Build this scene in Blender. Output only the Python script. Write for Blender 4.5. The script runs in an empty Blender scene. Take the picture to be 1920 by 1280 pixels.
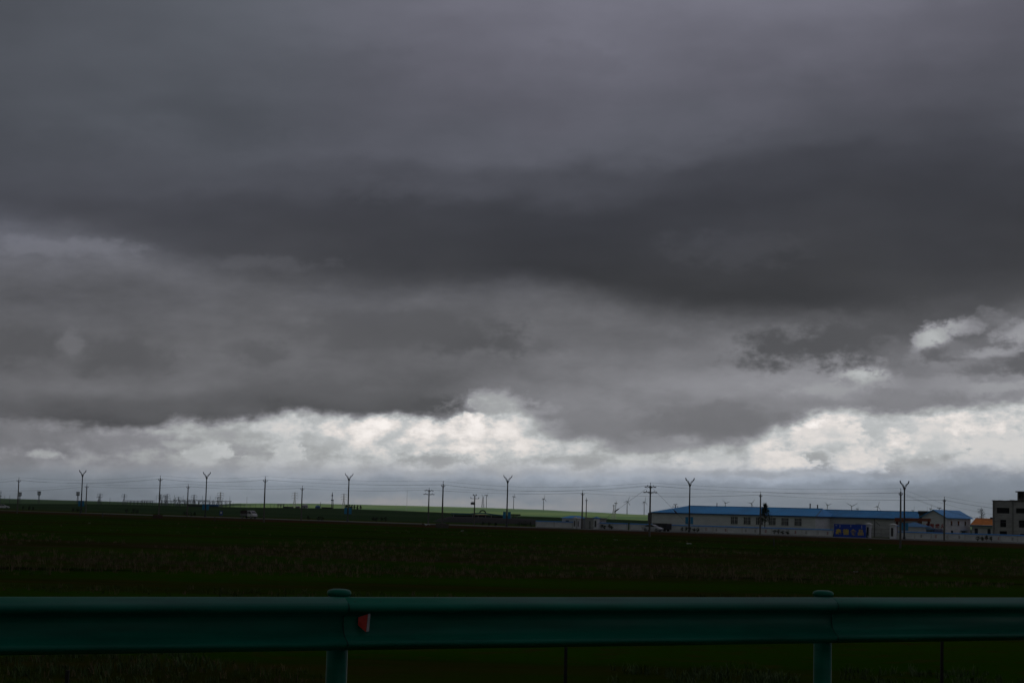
import bpy, bmesh, math, random
from mathutils import Vector, Matrix, Euler, noise
random.seed(7)
PI = math.pi
scene = bpy.context.scene
COL = scene.collection
# ------------------------------------------------------------------ camera
F = 3467.0                                     # focal length in pixels of the 1920 px wide photograph
PITCH, ROLL = math.radians(5.29), math.radians(1.53)
cam_d = bpy.data.cameras.new('camera'); cam_d.sensor_width = 36.0; cam_d.lens = F*36.0/1920.0
cam_d.clip_start = 0.1; cam_d.clip_end = 60000.0
cam = bpy.data.objects.new('camera', cam_d); COL.objects.link(cam)
CAMZ = 3.5
CM = Euler((PI/2+PITCH, 0, 0)).to_matrix() @ Euler((0, 0, ROLL)).to_matrix()
cam.matrix_world = Matrix.Translation((0, 0, CAMZ)) @ CM.to_4x4()
scene.camera = cam
scene.render.resolution_x, scene.render.resolution_y = 1024, 682
scene.view_settings.view_transform = 'Standard'; scene.view_settings.look = 'None'
scene.view_settings.exposure = 0.0; scene.view_settings.gamma = 1.0
scene.cycles.use_denoising = True
scene.cycles.max_bounces = 6; scene.cycles.volume_bounces = 1
# ------------------------------------------------------------------ world: overcast evening sky with cloud layers
SUN_EL, SUN_AZ = math.radians(20.0), math.radians(202.0)     # azimuth clockwise from +Y: behind the camera, to its left
world = bpy.data.worlds.new('World'); scene.world = world; world.use_nodes = True
wt = world.node_tree; wt.nodes.clear()
class Nd:
    """wraps a node socket so that sums, products and mixes of node values can be written as expressions"""
    def __init__(s, sock): s.s = sock
    @staticmethod
    def m(op, *a, clamp=False):
        n = wt.nodes.new('ShaderNodeMath'); n.operation = op; n.use_clamp = clamp
        for i, v in enumerate(a):
            if isinstance(v, Nd): wt.links.new(v.s, n.inputs[i])
            else: n.inputs[i].default_value = v
        return Nd(n.outputs[0])
    def __add__(s, o): return Nd.m('ADD', s, o)
    __radd__ = __add__
    def __sub__(s, o): return Nd.m('SUBTRACT', s, o)
    def __rsub__(s, o): return Nd.m('SUBTRACT', o, s)
    def __mul__(s, o): return Nd.m('MULTIPLY', s, o)
    __rmul__ = __mul__
    def __truediv__(s, o): return Nd.m('DIVIDE', s, o)
def nin(n, i, v):
    if isinstance(v, Nd): wt.links.new(v.s, n.inputs[i])
    else: n.inputs[i].default_value = v
def smooth(x, a, b, lo=0.0, hi=1.0):
    n = wt.nodes.new('ShaderNodeMapRange'); n.interpolation_type = 'SMOOTHSTEP'
    for i, v in enumerate((x, a, b, lo, hi)): nin(n, i, v)
    return Nd(n.outputs[0])
def lerp(t, a, b):
    n = wt.nodes.new('ShaderNodeMix'); n.data_type = 'FLOAT'; nin(n, 0, t); nin(n, 2, a); nin(n, 3, b)
    return Nd(n.outputs[0])
def mixc(t, a, b):
    n = wt.nodes.new('ShaderNodeMix'); n.data_type = 'RGBA'; nin(n, 0, t)
    for i, v in ((6, a), (7, b)):
        if isinstance(v, Nd): wt.links.new(v.s, n.inputs[i])
        else: n.inputs[i].default_value = (*v, 1)
    return Nd(n.outputs[2])
def vec(x, y, z=0.0):
    n = wt.nodes.new('ShaderNodeCombineXYZ')
    for i, v in enumerate((x, y, z)): nin(n, i, v)
    return Nd(n.outputs[0])
def vmul(v, k, add=(0, 0, 0)):
    n = wt.nodes.new('ShaderNodeVectorMath'); n.operation = 'MULTIPLY_ADD'; nin(n, 0, v)
    n.inputs[1].default_value = k; n.inputs[2].default_value = add
    return Nd(n.outputs[0])
def vlen(v):
    n = wt.nodes.new('ShaderNodeVectorMath'); n.operation = 'LENGTH'; nin(n, 0, v); return Nd(n.outputs['Value'])
def wnoise(v, scale, detail=5, rough=0.55, col=False):
    n = wt.nodes.new('ShaderNodeTexNoise'); nin(n, 'Vector', v)
    n.inputs['Scale'].default_value = scale; n.inputs['Detail'].default_value = detail; n.inputs['Roughness'].default_value = rough
    return Nd(n.outputs['Color' if col else 'Fac'])
def lin(c):
    c = c/255.0
    return c/12.92 if c <= 0.04045 else ((c+0.055)/1.055)**2.4
def curve(x, pts):                              # pts: (x 0..1, y 0..1)
    n = wt.nodes.new('ShaderNodeFloatCurve'); nin(n, 'Value', x)
    c = n.mapping.curves[0]
    while len(c.points) > 2: c.points.remove(c.points[0])
    c.points[0].location = pts[0]; c.points[1].location = pts[-1]
    for p in pts[1:-1]: c.points.new(*p)
    n.mapping.extend = 'HORIZONTAL'; n.mapping.update()
    return Nd(n.outputs[0])
tc = wt.nodes.new('ShaderNodeTexCoord')
sx = wt.nodes.new('ShaderNodeSeparateXYZ'); wt.links.new(tc.outputs['Generated'], sx.inputs[0])
dx, dy, dz = (Nd(sx.outputs[i]) for i in range(3))
az = Nd.m('ARCTAN2', dx, dy)
el = Nd.m('ARCSINE', dz)
# sky chart: X runs with azimuth, Y falls with elevation (961 = horizon straight ahead); the cloud layers drift on a slight tilt
X = az*F + 951.0
Xc = Nd.m('MINIMUM', Nd.m('MAXIMUM', X, -300.0), 2220.0)
Y = 961.0 - el*F + (Xc - 951.0)*0.0267
P0 = vec(X*0.01, Y*0.01, 0.0)
w1 = wnoise(vmul(P0, (0.5, 1.0, 1)), 0.55, 5, 0.55, True)          # broad
w2 = wnoise(vmul(P0, (0.75, 1.15, 1), (3.7, 1.1, 0)), 2.0, 6, 0.62, True)   # fine, ragged
def sep(v, i):
    n = wt.nodes.new('ShaderNodeSeparateColor'); wt.links.new(v.s, n.inputs[0]); return Nd(n.outputs[i])
w1x, w1y = sep(w1, 0)-0.5, sep(w1, 1)-0.5
w2x, w2y = sep(w2, 0)-0.5, sep(w2, 1)-0.5
XW = X + w1x*90.0 + w2x*40.0
YW = Y + w1y*40.0 + w2y*26.0
XD = X + w1x*260.0                              # the smooth upper deck is only warped broadly
YD = Y + w1y*170.0 + w2y*16.0 + (X-951.0)*0.03
def rows(xs, ys, yv, table):
    """a smooth brightness chart: one curve of cloud brightness per height, blended between heights"""
    u = (xs + 300.0)/2520.0
    out = None
    for k, (y, vals) in enumerate(table):
        n = len(vals)
        pts = [((300.0 + 1920.0*i/(n-1))/2520.0, lin(v)) for i, v in enumerate(vals)]
        c = curve(u, pts)
        if out is None: out = c
        else: out = lerp(smooth(ys, float(table[k-1][0]), float(y)), out, c)
    return out
def edge(xs, pts):
    u = (xs + 300.0)/2520.0
    return curve(u, [((x+300.0)/2520.0, y/1000.0) for x, y in pts])*1000.0
# upper deck
deck = rows(XD, YD, None, [
 (0,   [82, 86, 92, 98, 107, 113, 117, 115, 112, 108, 100]),
 (100, [80, 84, 88, 90, 95, 103, 106, 104, 99, 96, 90]),
 (200, [80, 82, 82, 84, 88, 92, 96, 92, 82, 82, 84]),
 (280, [74, 80, 84, 86, 88, 92, 90, 82, 76, 72, 76]),
 (340, [75, 78, 77, 75, 77, 73, 70, 66, 64, 64, 67]),
 (400, [72, 70, 66, 63, 62, 58, 58, 59, 60, 60, 60]),
 (460, [78, 74, 67, 63, 60, 54, 57, 62, 61, 59, 55]),
 (520, [78, 74, 70, 66, 61, 52, 56, 58, 60, 60, 56]),
 (590, [78, 74, 71, 66, 63, 56, 54, 54, 58, 64, 68])])
# middle layer, mostly even grey, darker banks towards its lower edge on the west
midl = rows(XW, YW, None, [
 (430, [106, 102, 100, 98, 96, 96, 98, 98, 98, 98, 98]),
 (500, [104, 106, 100, 96, 94, 96, 98, 98, 98, 98, 98]),
 (560, [92, 90, 94, 96, 97, 99, 101, 102, 100, 84, 84]),
 (620, [98, 96, 103, 100, 92, 103, 108, 110, 108, 84, 120]),
 (680, [102, 94, 106, 103, 100, 110, 116, 122, 135, 125, 128]),
 (725, [106, 108, 106, 98, 96, 118, 128, 142, 146, 128, 148]),
 (765, [96, 90, 88, 85, 84, 122, 128, 132, 130, 128, 150]),
 (805, [84, 80, 80, 80, 78, 122, 120, 116, 128, 150, 150]),
 (860, [84, 84, 84, 86, 90, 140, 135, 132, 140, 150, 150])])
low = rows(X + w1x*90.0 + w2x*60.0, Y + w1y*60.0 + w2y*34.0, None, [
 (750, [140, 156, 178, 202, 226, 186, 190, 222, 236, 228, 216]),
 (800, [126, 148, 174, 208, 234, 222, 188, 214, 236, 224, 218]),
 (838, [132, 156, 176, 198, 228, 220, 202, 206, 222, 222, 216]),
 (866, [130, 156, 178, 188, 200, 208, 200, 206, 206, 208, 190]),
 (890, [126, 144, 162, 168, 172, 172, 176, 176, 174, 167, 158]),
 (912, [118, 131, 139, 143, 144, 144, 144, 144, 143, 139, 136]),
 (930, [108, 120, 129, 135, 138, 140, 138, 136, 134, 131, 129]),
 (948, [104, 114, 134, 146, 152, 150, 142, 134, 130, 128, 126]),
 (1100, [90]*11)])
# cumulus modelling in the bright band: crisp billows
bil = wnoise(vmul(P0, (0.8, 1.35, 1), (9.1, 4.2, 0)), 1.7, 8, 0.6)
bil2 = wnoise(vmul(P0, (0.35, 1.3, 1), (1.3, 7.7, 0)), 1.5, 6, 0.6)
band = smooth(Y + w2y*30.0, 905.0, 850.0)
bil3 = wnoise(vmul(P0, (0.5, 1.0, 1), (19.1, 3.2, 0)), 0.8, 4, 0.5)
low = low*(0.86 + bil3*0.26 + band*(smooth(bil, 0.34, 0.66)*0.52 - 0.35)) * (1.0 + (1.0-band)*(bil2-0.5)*0.7)
midn2 = wnoise(vmul(P0, (0.7, 1.5, 1), (22.0, 2.0, 0)), 2.6, 8, 0.66)
# masks along the cloud edges
e1 = edge(X, [(-300, 780), (0, 786), (70, 792), (150, 804), (240, 810), (330, 800), (450, 793), (520, 787), (580, 779), (640, 777), (700, 780), (830, 786), (858, 784),
              (874, 752), (905, 744), (945, 752), (990, 782), (1040, 812), (1110, 836), (1190, 848), (1300, 850), (1390, 838), (1470, 800), (1560, 780), (1680, 786), (1760, 776), (1860, 768), (1920, 762), (2220, 770)])
soft1 = 15.0 + smooth(X, 860.0, 1000.0)*12.0 - smooth(X, 1350.0, 1500.0)*10.0
low_m = smooth(Y + w2y*44.0 + w1y*34.0 + (midn2-0.5)*30.0 - e1, soft1*-1.0, soft1)
e2 = edge(X, [(-300, 420), (0, 424), (100, 438), (180, 456), (260, 478), (350, 500), (430, 517), (560, 529), (700, 533), (800, 531), (900, 525), (970, 522), (1030, 530),
              (1100, 552), (1180, 570), (1300, 588), (1450, 594), (1600, 592), (1700, 580), (1780, 566), (1920, 576), (2220, 560)])
mid_m = smooth(Y + w1y*44.0 + w2y*14.0 + (midn2-0.5)*22.0 - e2, -34.0, 48.0)
mott = wnoise(vmul(P0, (0.28, 0.8, 1), (5.0, 2.0, 0)), 0.9, 6, 0.5)
mott2 = wnoise(vmul(P0, (0.5, 1.3, 1), (15.0, 22.0, 0)), 1.1, 7, 0.62)
deck = deck*(0.70 + mott*0.40 + (mott2-0.5)*smooth(Y, -60.0, 350.0, 0.16, 0.30) + 0.10)
midn = wnoise(vmul(P0, (0.45, 1.1, 1), (2.0, 12.0, 0)), 1.3, 7, 0.58)
midl = midl*(0.42 + midn*0.72 + midn2*0.28)
lum = lerp(mid_m, deck, lerp(low_m, midl, low))
PB = vec((X + w2x*60.0 + w1x*70.0)*0.01, (Y + w2y*34.0 + w1y*26.0)*0.01)
rag = wnoise(vmul(P0, (0.8, 1.25, 1), (31.0, 8.0, 0)), 1.9, 7, 0.62)
rag2 = wnoise(vmul(P0, (0.9, 1.5, 1), (3.0, 18.0, 0)), 5.5, 6, 0.65)
BN = (rag-0.5)*2.5 + (rag2-0.5)*0.95
# single banks and gaps: (x, y, half width, half height, brightness, strength, sharpness)
def bank(lum, x, y, a, b, v, k, ragged=1.0, hard=0.35):
    px = XW if ragged else XD
    q = vmul(PB, (100.0/a, 100.0/b, 0.0), (-x/a, -y/b, 0.0))
    d = vlen(q) + BN
    return lerp(smooth(d, 1.15, 0.25)*k, lum, lin(v))
for b in [(255, 268, 130, 44, 88, .45), (420, 262, 110, 40, 74, .4), (120, 300, 150, 40, 72, .35), (720, 360, 120, 30, 84, .3), (1360, 470, 160, 40, 74, .4), (1250, 240, 180, 40, 96, .3), (600, 130, 150, 40, 84, .35), (1080, 120, 120, 40, 94, .35), (90, 478, 170, 22, 116, .55), (480, 500, 150, 18, 98, .3), (1780, 500, 120, 30, 56, .4),
          (60, 655, 95, 44, 84, .85), (215, 668, 110, 44, 84, .85), (136, 652, 24, 34, 118, .5), (870, 642, 115, 38, 80, .9), (735, 618, 190, 42, 86, .8),
          (492, 672, 62, 26, 88, .8), (430, 668, 30, 18, 94, .6), (1010, 655, 60, 22, 92, .7), (600, 745, 220, 26, 88, .5), (820, 765, 90, 26, 76, .9), (868, 773, 42, 9, 80, .9),
          (925, 766, 90, 32, 158, .88), (1560, 735, 110, 16, 162, .5), (1320, 716, 150, 14, 136, .5), (1420, 765, 70, 14, 132, .5), (1180, 700, 120, 18, 124, .5), (1205, 812, 40, 10, 156, .5), (1290, 826, 40, 14, 168, .6), (1770, 730, 60, 26, 158, .5), (1855, 735, 70, 18, 168, .5), (1000, 770, 70, 14, 150, .6), (1020, 800, 60, 16, 168, .5), (1140, 800, 110, 36, 122, .8), (1330, 790, 170, 38, 108, .75), (1230, 838, 90, 16, 138, .7),
          (1350, 672, 70, 24, 112, .7), (1610, 706, 64, 18, 196, .8), (1640, 722, 80, 20, 165, .5), (1480, 655, 130, 50, 78, .95), (1610, 645, 130, 60, 80, .92), (1690, 690, 70, 40, 110, .6), (1710, 745, 110, 50, 132, .6),
          (1722, 650, 28, 30, 188, .75), (1742, 636, 30, 30, 182, .7), (1766, 622, 20, 12, 150, .6), (1775, 655, 34, 12, 112, .8), (1775, 622, 40, 22, 168, .6), (1668, 668, 50, 30, 104, .6), (1885, 634, 50, 26, 170, .65), (1835, 615, 60, 24, 120, .6), (1740, 674, 36, 20, 92, .9), (1835, 668, 60, 12, 160, .65), (1885, 690, 110, 22, 92, .95), (1810, 696, 50, 14, 104, .8),
          (820, 862, 90, 14, 150, .8), (1512, 866, 44, 30, 152, .85), (1560, 838, 40, 20, 162, .75), (1400, 888, 90, 12, 156, .7), (1700, 872, 70, 26, 165, .6), (1690, 800, 60, 22, 172, .5), (420, 820, 120, 14, 158, .6), (600, 830, 60, 12, 180, .6), (330, 880, 160, 8, 150, .5), (1730, 850, 90, 30, 150, .5), (1870, 905, 160, 26, 136, .7), (1640, 885, 60, 22, 140, .6), (60, 822, 190, 30, 116, .8), (250, 832, 130, 24, 130, .75), (20, 870, 120, 14, 126, .5), (300, 812, 26, 10, 178, .7), (330, 835, 34, 9, 176, .6), (112, 857, 34, 10, 180, .8), (1060, 862, 150, 14, 150, .6)]:
    lum = bank(lum, *b)
lum = lum*(1.0 + smooth(Y, 560.0, 640.0)*(1.0-band)*(rag2-0.5)*0.22)
# crisp cumulus heads with flat bases
PH = vec((X + w2x*110.0 + (rag2-0.5)*40.0)*0.01, (Y + w2y*70.0 + (rag-0.5)*36.0)*0.01)
YH = Y + w2y*26.0 + (rag2-0.5)*16.0
HN = (rag-0.5)*1.8 + (rag2-0.5)*0.7
shade = 1.06 - smooth(bil, 0.42, 0.62)*0.26
def head(lum, x, base, a, h, v, k=0.85):
    q = vmul(PH, (100.0/a, 100.0/h, 0.0), (-x/a, -base/h, 0.0))
    up = smooth(vlen(q) + HN, 1.08, 0.72)*smooth(YH, base + 7.0, base - 7.0)
    return lerp(up*k, lum, shade*lin(v))
for b in [(1465, 880, 52, 50, 226), (1600, 884, 60, 46, 222), (400, 860, 52, 30, 196), (542, 862, 40, 36, 205), (1310, 876, 60, 36, 208), (1740, 850, 60, 50, 214),
          (1850, 870, 90, 60, 208), (1540, 836, 60, 44, 222)]:
    lum = head(lum, *b)
# colour of the cloud by height and brightness: bluish violet high up, neutral in the middle, warm in the bright gaps, blue near the horizon
t_hi = smooth(YD, 640.0, 330.0)
tint = mixc(t_hi, (0.995, 0.995, 1.075), (0.95, 0.98, 1.20))
tint = mixc(smooth(X + w1x*300.0, 760.0, 300.0)*smooth(YD, 420.0, 200.0)*0.8, tint, (0.90, 0.985, 1.17))
tint = mixc(smooth(YD + w1x*300.0, 300.0, 120.0)*smooth(X, 500.0, 900.0)*0.45, tint, (1.0, 0.955, 1.21))
tint = mixc(smooth(Y + w2y*30.0, 860.0, 912.0), tint, (0.88, 1.0, 1.2))
tint = mixc(band*smooth(lum, 0.25, 0.4), tint, (0.97, 1.0, 1.015))
tint = mixc(smooth(lum, 0.5, 0.75), tint, (1.05, 0.992, 0.955))
tint = mixc(smooth(Y, 915.0, 940.0)*smooth(lum, 0.22, 0.36)*0.8, tint, (1.1, 1.0, 0.95))
cm = wt.nodes.new('ShaderNodeVectorMath'); cm.operation = 'SCALE'
wt.links.new(tint.s, cm.inputs[0])
SKYK = 1.05
upper = smooth(el, 0.30, 0.75, 1.0, 1.75)*smooth(dy, 0.35, -0.2, 1.0, 0.72)                  # unseen sky: raised overhead, dimmed behind the camera to balance the light
wt.links.new((lum*upper*SKYK).s, cm.inputs['Scale'])
cloud_bg = wt.nodes.new('ShaderNodeBackground'); wt.links.new(cm.outputs[0], cloud_bg.inputs[0])
sky = wt.nodes.new('ShaderNodeTexSky'); sky.sky_type = 'NISHITA'; sky.sun_disc = False
sky.sun_elevation = SUN_EL; sky.sun_rotation = SUN_AZ
sky_bg = wt.nodes.new('ShaderNodeBackground'); wt.links.new(sky.outputs[0], sky_bg.inputs[0]); sky_bg.inputs[1].default_value = 0.06
cover = 0.996 - band*0.006                        # overcast: little of the blue comes through
ms = wt.nodes.new('ShaderNodeMixShader'); wt.links.new(cover.s, ms.inputs[0])
wt.links.new(sky_bg.outputs[0], ms.inputs[1]); wt.links.new(cloud_bg.outputs[0], ms.inputs[2])
wo = wt.nodes.new('ShaderNodeOutputWorld'); wt.links.new(ms.outputs[0], wo.inputs[0])
# ------------------------------------------------------------------ sun
sun_d = bpy.data.lights.new('sun', 'SUN'); sun_d.energy = 3.5; sun_d.angle = math.radians(0.6); sun_d.color = (1.0, 0.93, 0.80)
sun = bpy.data.objects.new('sun', sun_d); COL.objects.link(sun)
SD = Vector((math.sin(SUN_AZ)*math.cos(SUN_EL), math.cos(SUN_AZ)*math.cos(SUN_EL), math.sin(SUN_EL)))   # towards the sun
sun.rotation_euler = SD.to_track_quat('Z', 'Y').to_euler()
# ------------------------------------------------------------------ helpers
def ray(px, py):
    v = Vector(((px-960.0)/F, (640.0-py)/F, -1.0))
    return (CM @ v).normalized()
def hor(px): return 961.0 + (px-951.4)*0.0267          # image height of the horizon at a column
def az_of(px):
    d = ray(px, hor(px)); return math.atan2(d.x, d.y)
def tanx(px): return math.tan(az_of(px))
L0 = Vector((tanx(154)*520.0, 520.0)); T = Vector((0.8, -0.6)); Nn = Vector((0.6, 0.8))    # line of the street lamps, along it and away from the camera
def W(s, q, z=0.0):
    p = L0 + T*s + Nn*q; return Vector((p.x, p.y, z))
def s_at(px, q):
    """distance along the street at which column px meets the line q metres behind the lamps"""
    k = tanx(px); p = L0 + Nn*q
    return (p.x - k*p.y)/(k*T.y - T.x)
def at(px, d, z=0.0): return Vector((tanx(px)*d, d, z))
def zpx(py, px, d): return CAMZ - (py - hor(px))*d/F
def tag(o, label=None, cat=None, group=None, kind=None):
    if label: o['label'] = label
    if cat: o['category'] = cat
    if group: o['group'] = group
    if kind: o['kind'] = kind
    return o
class MB:
    def __init__(s): s.v = []; s.f = []; s.mi = []; s.cur = 0
    def add(s, vs, fs):
        b = len(s.v); s.v += [tuple(v) for v in vs]; s.f += [tuple(b+i for i in f) for f in fs]; s.mi += [s.cur]*len(fs); return s
    def obox(s, c, ux, uy, uz, hx, hy, hz):
        c = Vector(c); vs = []
        for a in (-1, 1):
            for b in (-1, 1):
                for d in (-1, 1): vs.append(c + ux*(a*hx) + uy*(b*hy) + uz*(d*hz))
        return s.add(vs, [(0,1,3,2),(4,6,7,5),(0,4,5,1),(2,3,7,6),(0,2,6,4),(1,5,7,3)])
    def box(s, x0, x1, y0, y1, z0, z1):
        return s.obox(((x0+x1)/2, (y0+y1)/2, (z0+z1)/2), Vector((1,0,0)), Vector((0,1,0)), Vector((0,0,1)), abs(x1-x0)/2, abs(y1-y0)/2, abs(z1-z0)/2)
    def tube(s, pts, r, n=8, cap=True):
        pts = [Vector(p) for p in pts]; rs = r if isinstance(r, (list, tuple)) else [r]*len(pts)
        rings = []
        for i, p in enumerate(pts):
            d = (pts[min(i+1, len(pts)-1)] - pts[max(i-1, 0)]).normalized()
            a = Vector((0,0,1)) if abs(d.z) < 0.9 else Vector((1,0,0))
            u = d.cross(a).normalized(); w = d.cross(u).normalized()
            rings.append([p + (u*math.cos(2*PI*k/n) + w*math.sin(2*PI*k/n))*rs[i] for k in range(n)])
        vs = [v for rg in rings for v in rg]; fs = []
        for i in range(len(pts)-1):
            for k in range(n):
                a, b = i*n+k, i*n+(k+1) % n; fs.append((a, b, b+n, a+n))
        if cap: fs.append(tuple(range(n))[::-1]); fs.append(tuple(range((len(pts)-1)*n, len(pts)*n)))
        return s.add(vs, fs)
    def bar(s, a, b, w, h=None):
        a, b = Vector(a), Vector(b); d = b-a; L = d.length
        if L < 1e-6: return s
        d /= L; up = Vector((0,0,1)) if abs(d.z) < 0.95 else Vector((0,1,0))
        u = d.cross(up).normalized(); w2 = d.cross(u).normalized()
        return s.obox((a+b)/2, d, u, w2, L/2, w/2, (h or w)/2)
    def prism(s, pts, dirv):
        pts = [Vector(p) for p in pts]; dirv = Vector(dirv); n = len(pts)
        return s.add(pts + [p+dirv for p in pts], [tuple(range(n))[::-1], tuple(range(n, 2*n))] + [(i, (i+1) % n, (i+1) % n+n, i+n) for i in range(n)])
    def lathe(s, c, prof, n=12):
        c = Vector(c); vs = []; fs = []
        for r, z in prof:
            for k in range(n): vs.append(c + Vector((r*math.cos(2*PI*k/n), r*math.sin(2*PI*k/n), z)))
        for i in range(len(prof)-1):
            for k in range(n):
                a, b = i*n+k, i*n+(k+1) % n; fs.append((a, b, b+n, a+n))
        fs.append(tuple(range(n))[::-1]); fs.append(tuple(range((len(prof)-1)*n, len(prof)*n)))
        return s.add(vs, fs)
    def build(s, name, mat, parent=None, smooth=False, loc=None):
        me = bpy.data.meshes.new(name); me.from_pydata(s.v, [], s.f)
        mats = mat if isinstance(mat, (list, tuple)) else [mat]
        for m in mats: me.materials.append(m)
        if len(mats) > 1: me.polygons.foreach_set('material_index', s.mi)
        if smooth: me.polygons.foreach_set('use_smooth', [True]*len(me.polygons))
        bm = bmesh.new(); bm.from_mesh(me); bmesh.ops.recalc_face_normals(bm, faces=bm.faces); bm.to_mesh(me); bm.free()
        me.update()
        o = bpy.data.objects.new(name, me); COL.objects.link(o)
        if parent: o.parent = parent
        if loc is not None: o.location = loc
        return o
def empty(name, loc, rz=0.0, label=None, cat=None, group=None):
    o = bpy.data.objects.new(name, None); COL.objects.link(o); o.location = loc; o.rotation_euler = (0, 0, rz)
    return tag(o, label, cat, group)
def copy_tree(o, parent=None):
    c = o.copy(); COL.objects.link(c)
    if parent: c.parent = parent
    for ch in list(o.children): copy_tree(ch, c)
    return c
RT = math.atan2(T.y, T.x)                                # heading of the street frame: local x along the street, local y away from the camera
MC = {}
def mat(name, col, rough=0.8, metal=0.0, n1=0.0, s1=1.0, col2=None, bump=0.0, stretch=(1,1,1), spec=0.4, sheen=0.0):
    """Principled material with a two-colour noise; colours are real-world base colours"""
    if name in MC: return MC[name]
    m = bpy.data.materials.new(name); m.use_nodes = True; nt = m.node_tree; b = nt.nodes['Principled BSDF']
    b.inputs['Roughness'].default_value = rough; b.inputs['Metallic'].default_value = metal
    b.inputs['Specular IOR Level'].default_value = spec
    c2 = col2 or tuple(x*0.75 for x in col)
    tcn = nt.nodes.new('ShaderNodeTexCoord'); mp = nt.nodes.new('ShaderNodeMapping'); nt.links.new(tcn.outputs['Object'], mp.inputs[0]); mp.inputs['Scale'].default_value = stretch
    no = nt.nodes.new('ShaderNodeTexNoise'); nt.links.new(mp.outputs[0], no.inputs['Vector']); no.inputs['Scale'].default_value = s1; no.inputs['Detail'].default_value = 6; no.inputs['Roughness'].default_value = 0.65
    mr = nt.nodes.new('ShaderNodeMapRange'); nt.links.new(no.outputs['Fac'], mr.inputs[0]); mr.inputs[1].default_value = 0.35; mr.inputs[2].default_value = 0.65
    mx = nt.nodes.new('ShaderNodeMix'); mx.data_type = 'RGBA'; nt.links.new(mr.outputs[0], mx.inputs[0]); mx.inputs[6].default_value = (*c2, 1); mx.inputs[7].default_value = (*col, 1)
    nt.links.new(mx.outputs[2], b.inputs['Base Color'])
    if bump:
        bp = nt.nodes.new('ShaderNodeBump'); bp.inputs['Strength'].default_value = bump; nt.links.new(no.outputs['Fac'], bp.inputs['Height']); nt.links.new(bp.outputs[0], b.inputs['Normal'])
    MC[name] = m; return m
# ------------------------------------------------------------------ terrain
RP0 = at(0, 10.1); RP1 = at(1920, 13.9)
RDIR = Vector((RP1.x-RP0.x, RP1.y-RP0.y)).normalized(); RN = Vector((-RDIR.y, RDIR.x))     # guardrail direction, and away from the camera
RAIL_TOP = CAMZ - 0.527
def rail_pt(u, off=0.0, z=0.0):
    p = Vector((RP0.x, RP0.y)) + RDIR*u + RN*off; return Vector((p.x, p.y, z))
def interp(x, t):
    if x <= t[0][0]: return t[0][1]
    for (a, va), (b, vb) in zip(t, t[1:]):
        if x <= b:
            k = (x-a)/(b-a); k = k*k*(3-2*k); return va + (vb-va)*k
    return t[-1][1]
RIDGE = [(-400, 0.6), (0, 0.6), (240, 2.2), (440, 2.2), (560, 3.0), (640, 3.35), (720, 3.1), (800, 2.7), (900, 2.0), (1000, 1.45), (1100, 1.2), (1250, 0.6), (1500, 0.4), (2400, 0.4)]
CREST = [(-400, 5.5), (250, 5.2), (350, 5.0), (410, 5.5), (450, 9.0), (520, 11.0), (600, 13.2), (700, 13.8), (800, 14.2), (900, 14.2), (1000, 13.2), (1100, 10.6), (1200, 7.6), (1300, 6.0), (1500, 4.5), (2400, 4.0)]
def ground(x, y):
    d = math.hypot(x, y)
    # highway embankment that the guardrail stands on
    r = (Vector((x, y)) - Vector((RP0.x, RP0.y))).dot(RN)
    if r < 4.6 and d < 400:
        return 2.2 if r < 0.8 else max(0.0, 2.2*(4.6-r)/3.8)
    z = 0.0
    q = (Vector((x, y)) - L0).dot(Nn); s = (Vector((x, y)) - L0).dot(T)
    if d > 60 and q < 1500 and y > 0:
        z += 0.3*min(1.0, max(0.0, (q+26.0)/20.0))                          # the road lies slightly above the field
        z -= 0.55*math.exp(-((x-62)/34.0)**2)*math.exp(-((y-292)/36.0)**2)
        z += 0.10*noise.noise(Vector((x*0.03, y*0.03, 0)))*min(1.0, max(0, (-q-22)/10.0))
    if y > 0 and d > 450:
        px = 951.4 + F*x/y
        zr = interp(px, RIDGE); zc = interp(px, CREST)
        a = math.exp(-((d-1250)/300.0)**2)
        z = z*(1.0 if d < 700 else max(0.0, 1-(d-700)/400.0)) + zr*a if d < 1250 else zr*a
        if d > 1500: z += -2.5*math.exp(-((d-2300)/500.0)**2)
        if d > 2300: z += zc*math.exp(-((d-4500)/(1000.0 if d < 4500 else 1500.0))**2)
        if d > 5000: z += -12.0*min(1.0, (d-5000)/3500.0)*(1.0 if px > 300 else 0.3)
    return z
def G(px, d): p = at(px, d); return Vector((p.x, p.y, ground(p.x, p.y)))
def GW(s, q, dz=0.0): p = W(s, q); return Vector((p.x, p.y, ground(p.x, p.y)+dz))
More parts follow.
